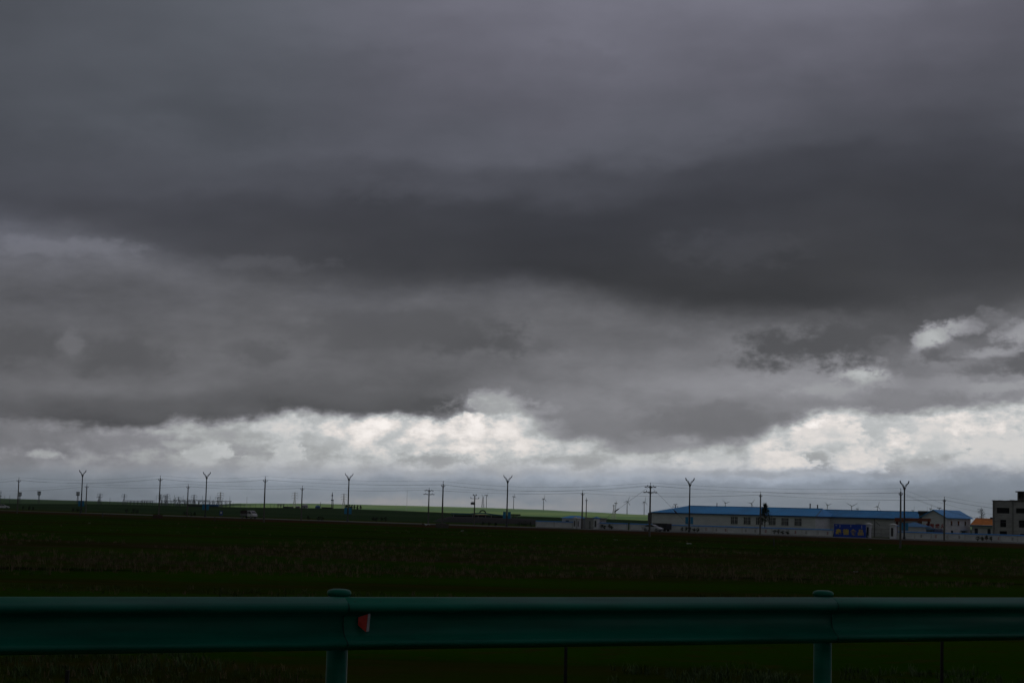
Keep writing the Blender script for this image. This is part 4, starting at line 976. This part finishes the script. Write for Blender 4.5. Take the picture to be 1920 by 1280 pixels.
def tree(p, h, rx, ch, lb, n=500, size=.16, shape='round', seed=1, group=None, lm=None, clumps=16, name='tree', cat='tree'):
    rnd = random.Random(seed); root = empty(name, p, 0, lb, cat, group)
    mb = MB(); cz = h-ch; cl = crown(mb, (0, 0, cz), rx, ch, n, size, rnd, shape, clumps)
    mb.build('crown', lm or leaf, root)
    t = MB(); t.tube([(0, 0, -.1), (.03, 0, h*.3), (0, .02, h*.6), (0, 0, h*.9)], [h*.02+.02, h*.016+.015, h*.01+.01, .01], 6)
    for q in cl[:8]: t.tube([(0, 0, max(.15, min(q.z-.3, h*.8)*.75)), tuple(q)], [h*.008+.006, .006], 4)
    t.build('trunk', bark, root); return root
b = GW(s_at(1434, 15), 15); tree(b, zpx(945.5, 1434, b.y)-b.z, 1.4, 1.9, 'dark bushy conifer behind the wall, in front of the factory windows', 1700, .12, 'cone', 3, clumps=70)
b = GW(s_at(1840, 46), 46); h = zpx(953, 1840, b.y)-b.z; tree(b, h, 1.25, 1.7, 'small open-crowned leafy tree showing above the orange roof', 420, .10, 'round', 5, clumps=22)
# clipped little trees in front of the walls
k = 0
for grp, pxs in (('just east of the gatehouse', (1128, 1133.5, 1143, 1147)), ('by the lamp at the windowless factory end', (1279, 1287, 1293, 1302, 1308.5)),
                 ('between the conifer and the faded red marks', (1452.5, 1459.5, 1468, 1477)), ('before the unfinished grey building', (1833.5, 1842, 1850, 1859))):
    for j, px in enumerate(pxs):
        q = QW-1.0; b = GW(s_at(px, q), q); rnd = random.Random(k)
        o = tree(b, rnd.uniform(.95, 1.2), rnd.uniform(.38, .5), .36, ('westernmost', 'second from the west', 'third from the west', 'fourth from the west', 'easternmost')[j if j < len(pxs)-1 else 4] + ' clipped little tree ' + grp, 150, .09, 'round', k, 'clipped little trees along the wall', clumps=10, name='topiary_tree'); k += 1
# roadside shrubs on the verge
shg = [('near the first concrete pole', (44, 56, 63), 1.2), ('at the foot of the lamp with blue banners', (138, 146, 152), 1.0), ('between the lamp and the second concrete pole', (238, 251, 257), 1.2), ('in front of the switchyard', (346, 352, 359, 366), 1.1),
       ('east of the pickup truck', (579, 598, 604), 1.0), ('before the green far hill', (702, 707, 716, 724), 1.1), ('before the dark heap east of the canopy', (975, 986, 996), 1.3), ('at the foot of the canopy', (905, 918, 930), .8)]
for grp, pxs, h in shg:
    for j, px in enumerate(pxs):
        rnd = random.Random(k); q = 5+rnd.random()*4; b = GW(s_at(px, q), q)
        tree(b, h*rnd.uniform(.85, 1.25), h*.5, h*.42, ('first', 'second', 'third', 'fourth')[j] + ' dark roadside bush from the west ' + grp, 130, .12, 'round', k, 'dark roadside bushes', clumps=9, name='roadside_bush', cat='bush'); k += 1
# six young conifers on the ridge
for j, px in enumerate((651, 657.5, 661.5, 666.5, 672, 678)):
    b = G(px-2, 1210); tree(b, zpx(945.8+j*.2, px, 1210)-b.z, .85, 1.35, ('westernmost, beside the lamp,', 'second', 'third', 'fourth', 'fifth', 'easternmost')[j] + ' of the six small conifers in a row on the ridge', 160, .3, 'cone' if j % 2 else 'round', 60+j, 'row of small conifers on the ridge', clumps=20)
# ------------------------------------------------------------------ long low canopy with posts, dark heap, arch
def canopy():
    d = 640; p0 = G(846, d); root = empty('canopy_building', (p0.x, p0.y, 0), 0, 'long low blue canopy with slim white posts on the dark far field', 'canopy')
    X = lambda px: (tanx(px)-tanx(846))*d; Z = lambda py, px: zpx(py, px, d)
    m = MB(); pts = [(846, 961.0), (880, 962), (888, 961.3), (900, 960.6), (914, 961.6), (922, 963), (944, 965.2)]
    for a, b in zip(pts, pts[1:]): m.prism([(X(a[0]), -2, Z(a[1], a[0])), (X(b[0]), -2, Z(b[1], b[0])), (X(b[0]), -2, Z(b[1]+1.9, b[0])), (X(a[0]), -2, Z(a[1]+1.9, a[0]))], (0, 8, 0))
    m.build('roof', mat('canopy_blue', (0.015, 0.11, 0.22), .6, s1=.5), root)
    m = MB(); m.prism([(X(886), -2.1, Z(964.4, 886)), (X(904), -2.1, Z(963.6, 904)), (X(914), -2.1, Z(965.4, 914)), (X(914), -2.1, Z(966, 914)), (X(886), -2.1, Z(965, 886))], (0, .1, 0)); m.build('stripe', mat('stripe_pink', (.25, .08, .09), .7, s1=3), root)
    m = MB(); m.box(X(848), X(958), 3.5, 5.5, -.2, Z(966.5, 900)-.0); m.build('wall', mat('canopy_dark', (.016, .018, .028), .8, s1=1), root)
    for px in (851, 886.5, 897, 911, 921.5): m = MB(); m.box(X(px)-.13, X(px)+.13, -1.9, -1.65, 0, Z(964.5, px)); m.build('post', mat('post_grey', (.26, .26, .27), .7, s1=2), root)
    p0 = G(950, 630); root = empty('flat_canopy', (p0.x, p0.y, 0), 0, 'short flat dark canopy at the east end of the long blue one', 'canopy')
    X2 = lambda px: (tanx(px)-tanx(950))*630
    m = MB(); m.box(X2(958), X2(976), -1, 4, zpx(966, 965, 630), zpx(963.4, 965, 630)); m.build('roof', mat('canopy_black', (.012, .012, .014), .8, s1=1), root)
    for px in (958.5, 969): m = MB(); m.box(X2(px)-.14, X2(px)+.14, -.9, -.65, -.1, zpx(966, px, 630)); m.build('post', MC['post_grey'], root)
    # arch ornament with a lattice spire
    p = G(905, 700); root = empty('arch_monument', p, 0, 'small green arch with a lattice spire rising behind the blue canopy', 'monument')
    Zc = lambda py: zpx(py, 904, 700)-p.z; r = 5*700/F
    m = MB(); m.tube([(-r*math.cos(t*PI/10)*1.08, 0, Zc(961.5)+r*math.sin(t*PI/10)) for t in range(11)], .28, 6); m.build('arch', mat('arch_olive', (.03, .035, .012), .8, s1=1), root)
    m = MB(); zt = Zc(932); zb = Zc(951)
    for sx in (-1, 1):
        for sy in (-1, 1): m.bar((sx*.5, sy*.5, zb), (sx*.12, sy*.12, zt), .1)
    for i in range(9):
        t = i/9; z = zb+(zt-zb)*t; w = .5-.38*t; w2 = .5-.38*(t+.11); z2 = zb+(zt-zb)*(t+.11)
        m.bar((-w, -w, z), (w2, -w2, z2), .07); m.bar((w, -w, z), (-w2, -w2, z2), .07); m.bar((-w, w, z), (w2, w2, z2), .07)
    for sx in (-1, 1): m.bar((sx*.1, 0, zt), (sx*.5, 0, zt+1.0), .1)
    m.build('spire', steel, root)
    # heap of dark earth
    m = MB(); n = 60; rows_ = []
    for j, (yy, f) in enumerate(((-9, 0), (-5, .75), (0, 1.0), (6, .9), (12, 0))):
        for i in range(n+1):
            px = 808+(1006-808)*i/n; dd = 560+yy; hh = interp(px, [(808, 0), (828, 1.1), (845, 1.75), (900, 1.8), (960, 1.75), (990, 1.6), (1006, 1.5)])
            m.v.append((tanx(px)*dd, dd, ground(tanx(px)*dd, dd)-.1 + hh*f*(1+.10*noise.noise(Vector((px*.15, j, 0))))))
    for j in range(4):
        for i in range(n): a = j*(n+1)+i; m.f.append((a, a+1, a+n+2, a+n+1)); m.mi.append(0)
    tag(m.build('earth_mound', mat('dark_earth', (.018, .015, .014), .95, s1=.5), smooth=True), 'long low mound of dark earth in front of the blue canopy', 'mound')
canopy()
# ------------------------------------------------------------------ wind turbines
def turbine(hx, hy, bl, ang, d, lb, yaw=0.0, nb=None):
    x = tanx(hx)*d; y = d; zh = zpx(hy, hx, d); g = ground(x, y); L = bl*d/F
    root = empty('wind_turbine', (x, y, g), yaw, lb, 'wind turbine', 'wind turbines on the horizon'); H = zh-g
    wm = mat('turbine_white', (.42, .43, .45), .5, s1=.05)
    m = MB(); m.lathe((0, 0, 0), [(2.1, 0), (1.1, H)], 10); m.build('tower', wm, root)
    m = MB(); m.box(-1.4, 1.4, -3, 6, H-1.4, H+1.6); m.build('nacelle', wm, root)
    m = MB(); m.lathe((0, 0, 0), [(1.5, -1.2), (1.5, 0), (.4, 1.8)], 10)
    for v in range(len(m.v)): a = m.v[v]; m.v[v] = (a[0], -3-a[2]*1.0-.8, H+a[1])
    hub = m.build('hub', wm, root)
    for kk in range(3):
        a = math.radians(ang+120*kk); dx_, dz_ = math.sin(a), math.cos(a); px_, pz_ = dz_, -dx_
        pts = [(.0, .9), (.18, 2.4), (.5, 1.7), (1.0, .6)]; m = MB(); vs = []
        for t, w in pts:
            for sgn in (-1, 1):
                for yy in (-.25, .25): vs.append((dx_*L*t+px_*w*(sgn*.5+.2), -4.2+yy, H+dz_*L*t+pz_*w*(sgn*.5+.2)))
        fs = []
        for i in range(3): a0 = 4*i; fs += [(a0, a0+1, a0+5, a0+4), (a0+3, a0+2, a0+6, a0+7), (a0, a0+4, a0+6, a0+2), (a0+1, a0+3, a0+7, a0+5)]
        fs += [(0, 2, 3, 1), (12, 13, 15, 14)]; m.add(vs, fs); m.build('blade', wm, root)
for a in [(911.5, 928.5, 5, 20, 7600, 'turbine just east of the transformer pole', 1.2), (962.5, 931, 6, 115, 7600, 'turbine just east of the lamp by the canopy', 1.0), (1018.5, 935, 8, 128, 7000, 'turbine on the green hill halfway between lamp and gatehouse', .9),
          (1154, 943, 7, 88, 7400, 'turbine with level blade beside a lattice mast', 1.1), (1175.5, 940, 10, 22, 7000, 'turbine just west of the strain pole guy wires', .5), (1207.5, 941, 11, 4, 7000, 'turbine almost touching the strain pole', .8),
          (1359.5, 943, 9, 70, 7000, 'westernmost turbine above the factory roof, east of the vent pipe', .2), (1408.5, 943.5, 10, 38, 7000, 'turbine just west of the dark conifer', .2), (1551, 947, 9, 68, 7000, 'turbine west of the pair over the roof joint', .3),
          (1596.5, 949, 13, 60, 6500, 'largest turbine, spreading two blades over the roof joint', 0), (1607, 953.5, 6, 105, 8000, 'small distant turbine close to the largest one', 1.1), (1645, 949.5, 10, 17, 7000, 'turbine between the largest one and the gate lamp', .4),
          (1711.5, 957, 8, 20, 7400, 'low turbine just east of the gate lamp', 1.0), (1744.5, 953.5, 9, -4, 7200, 'turbine above the ridge of the blue-roofed house', .9)]:
    turbine(*a)
# ------------------------------------------------------------------ lattice pylons, masts, towers and the switchyard
galv = mat('galvanised', (.075, .08, .085), .6, s1=.5)
def pylon(px, py, d, arms, lb, name='lattice_pylon', w0=3.0, aw=5.0):
    b = G(px-1, d); H = zpx(py, px, d)-b.z; root = empty(name, b, .3, lb, 'pylon', 'lattice pylons round the switchyard'); t = .22
    m = MB(); N = 9
    for sx in (-1, 1):
        for sy in (-1, 1): m.bar((sx*w0, sy*w0, 0), (sx*.7, sy*.7, H*.62), t*1.3); m.bar((sx*.7, sy*.7, H*.62), (sx*.35, sy*.35, H), t)
    hw = lambda z: w0+(.7-w0)*z/(H*.62) if z < H*.62 else .7-.35*(z-H*.62)/(H*.38)
    for i in range(N):
        z, z2 = H*i/N, H*(i+1)/N; a, b2 = hw(z), hw(z2)
        for sy in (-1, 1): m.bar((-a, sy*a, z), (b2, sy*b2, z2), t*.7); m.bar((a, sy*a, z), (-b2, sy*b2, z2), t*.7)
        m.bar((-a, -a, z), (a, -a, z), t*.7)
    m.build('tower', galv, root)
    for k in range(arms):
        z = H-1.0-k*H*.13; w = aw*(1-.12*k if k else .8); c = MB(); c.bar((-w, 0, z), (w, 0, z), t); c.bar((-w, 0, z), (0, 0, z+1.2), t*.7); c.bar((w, 0, z), (0, 0, z+1.2), t*.7); c.bar((-w, 0, z), (-w, 0, z-1.4), .2); c.bar((w, 0, z), (w, 0, z-1.4), .2); c.build('crossarm', galv, root)
for a in [(188, 925, 2900, 3, 'lattice pylon just east of the slim pole by the first lamp'), (186.2, 930, 3300, 2, 'smaller pylon half hidden by the first of the row, just east of the first lamp'), (233.5, 926, 2900, 3, 'lone lattice pylon between the first lamp and second concrete pole'), (302, 926.5, 2700, 3, 'lattice pylon touching the second concrete pole'),
          (310.5, 928.5, 2900, 2, 'thin pylon, first of a close pair in the switchyard'), (313.7, 926, 2700, 3, 'taller pylon, second of the close pair in the switchyard'), (335.5, 931.5, 2500, 1, 'short pylon between the close pair and the slim pole'), (364.2, 927.5, 2600, 3, 'pylon just east of the slim pole in the switchyard'),
          (413.6, 922.8, 2300, 3, 'tall wide pylon just east of the turquoise-bannered lamp'), (409.2, 931, 2800, 2, 'narrow pylon half behind the tall wide pylon'), (553, 923, 2500, 3, 'pylon over the white farm house'), (645, 925.5, 2500, 3, 'pylon just west of the six small conifers')]:
    pylon(*a)
def mast(px, py, d, lb, kind, cat='mast'):
    b = G(px-1, d); H = zpx(py, px, d)-b.z; root = empty({'tank': 'water_tower', 'pole': 'antenna_mast', 'thin': 'antenna_mast'}[kind], b, 0, lb, cat)
    m = MB(); 
    if kind == 'tank':
        for sx in (-1, 1): m.bar((sx*1.3, 0, 0), (sx*.7, 0, H-5), .35)
        m.bar((0, 0, 0), (0, 0, H-5), .5); m.build('shaft', galv, root)
        t = MB(); t.lathe((0, 0, H-5), [(.8, 0), (1.4, .8), (1.4, 4.2), (1.2, 4.4)], 12); t.build('tank', mat('tank_grey', (.50, .50, .52), .7, s1=.5), root)
        t = MB(); t.lathe((0, 0, H-.65), [(2.4, 0), (2.4, .6)], 12); t.build('platform', galv, root); t = MB(); t.lathe((0, 0, H-5.3), [(2.0, 0), (2.3, .9)], 12); t.build('platform', galv, root); t = MB(); [t.bar((x, y, H-5), (x, y, H), .35) for x in (-2, 2) for y in (-.8, .8)]; t.build('frame', galv, root)
    else:
        r = .35 if kind == 'pole' else .22
        m.lathe((0, 0, 0), [(r*1.3, 0), (r*.7, H)], 8); m.build('shaft', galv, root)
        if kind == 'pole': t = MB(); t.box(-.9, .9, -.9, .9, H*.55, H*.60); t.box(-.6, .6, -.6, .6, H*.8, H*.86); t.build('platform', steel, root)
mast(2, 919, 2400, 'dark tower with antennas at the very west edge of the plain', 'pole'); mast(37.8, 922.5, 2500, 'slender tower with a round top, hidden behind the first concrete pole', 'tank', 'tower'); mast(73.8, 920.8, 2500, 'slender tower with a round top between the first concrete pole and the first lamp', 'tank', 'tower'); mast(146.5, 921.8, 2500, 'slender tower with a round top just west of the first lamp', 'tank', 'tower')
mast(19, 928, 2500, 'thin mast between the dark tower and the first concrete pole', 'thin'); mast(9.5, 929, 2700, 'short thin mast close to the dark tower', 'thin'); mast(207, 932, 2600, 'thin mast west of the lone lattice pylon', 'thin'); mast(463.5, 931, 2400, 'thin mast above the passing pickup truck', 'thin')
mast(623.2, 923, 1500, 'tall dark antenna pole west of the conifers', 'pole'); mast(625.6, 936, 1500, 'short pole beside the tall dark antenna pole', 'thin'); mast(763.5, 920, 3000, 'very thin tall mast above the green hill', 'thin'); mast(743.4, 945, 3000, 'short post on the crest of the green hill', 'thin'); mast(601.5, 941, 1500, 'short post above the blue-roofed shed', 'thin')
mast(1739.5, 950, 3000, 'thin tall mast above the dark concrete tower block', 'thin')
b = G(1151, 2600); pylon(1151.5, 946, 2600, 1, 'tripod-like lattice mast on the green hill beside a level-bladed turbine', 'lattice_pylon', 3.0, 2.0)
def gantry(px0, px1, py, d, lb, n):
    b = G(px0, d); L = (tanx(px1)-tanx(px0))*d; H = zpx(py, (px0+px1)/2, d)-b.z
    root = empty('switchyard_gantry', b, 0, lb, 'gantry', 'steel gantries of the switchyard')
    m = MB(); m.bar((-1, 0, H), (L+1, 0, H), .38); m.bar((-1, 0, H-.8), (L+1, 0, H-.8), .2)
    k = int(L/1.6)
    for i in range(k): m.bar((L*i/k, 0, H-.8 if i % 2 else H), (L*(i+1)/k, 0, H if i % 2 else H-.8), .14)
    m.build('beam', galv, root)
    for i in range(n):
        x = L*i/(n-1); m = MB(); m.bar((x-.5, 0, 0), (x, 0, H), .26); m.bar((x+.5, 0, 0), (x, 0, H), .26); m.build('column', galv, root)
    for i in range(n*2-2):
        x = L*(i+.5)/(n*2-2); m = MB(); m.lathe((x, 0, H-2.4), [(.12, 0), (.25, .3), (.12, .5), (.25, .9), (.12, 1.1), (.1, 1.6)], 6); m.build('insulator', ins, root)
for i, a in enumerate([(238, 265, 938.3, 'westernmost long gantry, apart from the others', 5), (267, 275, 938, 'narrow gantry with three columns west of the second concrete pole', 3), (277, 286, 938.2, 'narrow gantry next to the second concrete pole', 3), (303, 330, 938.2, 'gantry just east of the second concrete pole', 4), (326, 346, 936.6, 'higher gantry around the short pylon', 3),
                       (338, 366, 939.5, 'gantry crossing behind the slim pole', 4), (354, 392, 937.3, 'long gantry reaching to the turquoise-bannered lamp', 5), (372, 402, 939.6, 'low gantry behind the turquoise-bannered lamp', 4), (398, 432, 938.8, 'eastern gantry below the tall wide pylon', 5), (521, 532, 944.4, 'small gantry east of the fourth concrete pole', 3)]):
    gantry(a[0], a[1], a[2], 1750+40*(i % 4), a[3], a[4])
# lightning rods and equipment posts: individually countable
k = 0
for px, py in [(293.5, 928), (305, 932), (320, 933), (327.5, 927.5), (329.5, 932), (343.8, 929), (350, 934), (380.2, 929), (386, 933), (394.5, 930), (401, 936), (418, 934), (424, 937), (431.5, 930), (438, 942), (452, 943), (459, 944), (470, 944), (480.5, 944), (490, 945), (508, 945), (515, 945), (540, 946), (290, 937), (222, 939), (206.5, 940), (199, 941)]:
    b = G(px-1, 1700); H = zpx(py, px, 1700)-b.z; m = MB(); m.lathe((0, 0, 0), [(.20, 0), (.10, H)], 6)
    o = m.build('lightning_rod', galv, None, loc=b); tag(o, ('thin grey rod standing among the gantries and pylons of the far switchyard' if 285 < px < 440 else 'thin grey post in the open ground '+('west of the second concrete pole' if px < 285 else 'east of the switchyard gantries')), 'lightning rod', 'thin rods of the switchyard'); k += 1
def small_building(px0, px1, py_t, py_e, d, lb, wallm, roofm, name='farm_house', flat=False):
    b = G(px0, d); L = (tanx(px1)-tanx(px0))*d; ze = zpx(py_e, px0, d)-b.z; zr = zpx(py_t, px0, d)-b.z
    root = empty(name, b, 0, lb, 'building')
    m = MB(); m.box(0, L, 0, 6, -2, ze); m.build('wall', wallm, root)
    if flat: m = MB(); m.box(-.2, L+.2, -.2, 6.2, ze, zr); m.build('roof', roofm, root)
    else: m = MB(); m.add([(-.3, -.3, ze), (L+.3, -.3, ze), (L+.3, 6.3, ze), (-.3, 6.3, ze), (L*.25, 3, zr), (L*.75, 3, zr)], [(0, 1, 5, 4), (1, 2, 5), (2, 3, 4, 5), (3, 0, 4), (0, 3, 2, 1)]); m.build('roof', roofm, root)
    m = MB(); m.box(L*.4, L*.55, -.06, -.01, .2, max(.5, ze*.75)); m.build('door', glass, root)
whf = mat('far_white', (.42, .42, .41), .8, s1=.5); dk = mat('far_dark_roof', (.03, .03, .035), .8, s1=.5)
small_building(566.5, 575.5, 944.6, 948, 1180, 'small white house with a dark pointed top on the ridge', whf, whf); small_building(554, 561, 948, 949.4, 1190, 'low brownish-white shed beside the small white house', mat('far_brown', (.2, .14, .12), .9, s1=.5), whf)
small_building(591, 599, 946.8, 950, 1180, 'blue-roofed shed on the ridge', mat('far_blue_wall', (.05, .12, .2), .8, s1=.5), mat('far_blue', (.02, .12, .33), .6, s1=.5)); small_building(392, 409, 945.2, 948, 1500, 'low building with a blue and orange roof at the edge of the switchyard', dk, mat('far_blue', (.02, .12, .33), .6), flat=True)
small_building(352, 388, 945.6, 948.4, 1450, 'long low dark building in front of the switchyard', dk, dk, flat=True); small_building(603, 622, 950.2, 951.4, 1190, 'long dark barn roof on the ridge beside the blue-roofed shed', dk, dk, flat=True)
small_building(531, 548, 949.2, 950.4, 1190, 'low dark farm building west of the small white house', dk, dk, flat=True)
# roadside things
def road_sign():
    b = GW(s_at(415.3, -1.0), -1.0); root = empty('road_sign', b, RT+.5, 'blue roadside sign with a white square, west of the pickup truck', 'sign')
    m = MB(); m.box(-.42, .42, -.03, .03, .55, 1.75); m.build('panel', mat('road_sign_blue', (.01, .05, .25), .5, s1=2), root)
    m = MB(); m.box(-.22, .22, -.045, -.032, 1.0, 1.5); m.build('symbol', trim, root)
    m = MB(); m.bar((0, .05, 0), (0, .05, 1.7), .08); m.build('post', galv, root)
road_sign()
def plinth(px, d, w, h, lb, m_):
    b = G(px, d); root = empty('pole_base', b, RT, lb, 'pole base')
    m = MB(); n = 5; rnd = random.Random(3)
    for k in range(n):
        x0 = -w+2*w*k/n; m.prism([(x0, -w*.7, -.2), (x0+2*w/n, -w*.7, -.2), (x0+2*w/n, -w*.6, h*rnd.uniform(.8, 1)), (x0, -w*.6, h*rnd.uniform(.8, 1))], (0, w*1.2, 0))
    m.build('block', m_, root)
plinth(830, 383.5, 1.15, 1.1, 'grey block plinth round the foot of a tall concrete pole', mat('plinth_grey', (.075, .065, .055), .95, s1=2)); plinth(297, 438.5, 1.0, .95, 'brown broken brick base round the foot of a concrete pole', mat('plinth_brown', (.06, .028, .02), .95, s1=2))
for px, d, s_, lb in ((1293, 243, .32, 'torn white plastic sheet lying in the grass south of the lamp'), (1155, 268, .3, 'scrap of white plastic in the field south of the gatehouse'), (1605.5, 128, .16, 'small white scrap in the brown grass of the field'), (1632, 240, .2, 'tiny white scrap below the factory gate'), (868, 330, .3, 'white scrap in the grass east of the plinth'), (800, 420, .9, 'dark and white rubbish pile beside the road west of the plinth'), (169, 300, .2, 'pale scrap beside the dark bank in the western field')):
    b = G(px, d); m = MB(); rnd = random.Random(int(px)); pts = []
    for i in range(5):
        for j in range(4): m.v.append(((i-2)*s_*.5+rnd.uniform(-.1, .1)*s_, (j-1.5)*s_*.35, .04+rnd.random()*s_*.55))
    for i in range(4):
        for j in range(3): a = i*4+j; m.f.append((a, a+1, a+5, a+4)); m.mi.append(0)
    o = m.build('plastic_scrap', mat('plastic_white', (.45, .46, .46), .6, s1=5), None, loc=b); tag(o, lb, 'litter', 'scraps of litter in the field')
for px, d, lb in ((193.5, 415, 'short dark marker stub in the grass east of the first lamp'), (151, 430, 'short dark marker stub below the first lamp'), (404, 395, 'short dark marker stub below the road sign'), (1424.5+27, 250, 'thin dark marker stub in the field below the wall')):
    b = G(px, d); m = MB(); m.lathe((0, 0, 0), [(.10, -.1), (.09, 1.0), (.02, 1.08)], 8); o = m.build('marker_post', steel, None, loc=b); tag(o, lb, 'marker post', 'short marker stubs')
# ------------------------------------------------------------------ grass: tussocks over the field and weeds under the rail
def grass():
    rnd = random.Random(11); mb = MB()
    def clump(x, y, z, h, n, mi, wd):
        mb.cur = mi
        for i in range(n):
            a = rnd.uniform(0, 2*PI); l = rnd.uniform(.1, .75)*h; hh = h*rnd.uniform(.6, 1.1); ox, oy = rnd.uniform(-1, 1)*h*.5, rnd.uniform(-1, 1)*h*.5
            dx_, dy_ = math.cos(a), math.sin(a); px_, py_ = -dy_*wd, dx_*wd
            mb.add([(x+ox-px_, y+oy-py_, z-.02), (x+ox+px_, y+oy+py_, z-.02), (x+ox+dx_*l*.4+px_*.7, y+oy+dy_*l*.4+py_*.7, z+hh*.6), (x+ox+dx_*l*.4-px_*.7, y+oy+dy_*l*.4-py_*.7, z+hh*.6), (x+ox+dx_*l, y+oy+dy_*l, z+hh)], [(0, 1, 2, 3), (3, 2, 4)])
    for i in range(15000):
        d = 22*math.exp(rnd.random()*math.log(330/22)); px = rnd.uniform(-60, 1980); x = tanx(px)*d; y = d
        q = (Vector((x, y))-L0).dot(Nn)
        if q > -14: continue
        nz = noise.noise(Vector((x*.05, y*.09, 2.0))); nz2 = noise.noise(Vector((x*.013, y*.03, 7.0)))
        yb = y-.18*x; dry = 96 < yb < 200
        if nz+nz2*.8 < (-.12 if dry else .22): continue
        z = ground(x, y); h = rnd.uniform(.14, .34)*(1.2 if dry else .9)*(.55+.45*min(1, d/90))
        clump(x, y, z, h, 7, 1 if (dry and rnd.random() < .75) or rnd.random() < .2 else 0, .004+d*.00010)
    for i in range(2600):                                      # low leafy weeds close to the fence
        px = rnd.uniform(1150, 1960) if rnd.random() < .75 else rnd.uniform(0, 420); d = rnd.uniform(24, 44); x = tanx(px)*d
        if noise.noise(Vector((x*.5, d*.5, 3))) < -.05: continue
        clump(x, d, ground(x, d), rnd.uniform(.10, .26), 7, 2, .014)
    g1 = mat('grass_green', (.045, .075, .007), .9, s1=.3, col2=(.032, .052, .005)); g2 = mat('grass_dry', (.15, .115, .06), .9, s1=.3, col2=(.09, .062, .034)); g3 = mat('weeds', (.055, .10, .018), .8, s1=.8, col2=(.03, .055, .01))
    o = mb.build('grass', [g1, g2, g3]); tag(o, kind='stuff')
grass()
# ------------------------------------------------------------------ haze: the air between the near fields and the horizon
hm = MB(); hm.box(-13500, 13500, -13500, 13500, -25, 170)
h = bpy.data.materials.new('haze'); h.use_nodes = True; nt = h.node_tree; nt.nodes.clear()
pv = nt.nodes.new('ShaderNodeVolumePrincipled'); pv.inputs['Color'].default_value = (0.80, 0.90, 1.0, 1); pv.inputs['Density'].default_value = 0.000028; pv.inputs['Anisotropy'].default_value = 0.2
out = nt.nodes.new('ShaderNodeOutputMaterial'); nt.links.new(pv.outputs[0], out.inputs['Volume'])
ho = hm.build('haze', h); tag(ho, kind='stuff')
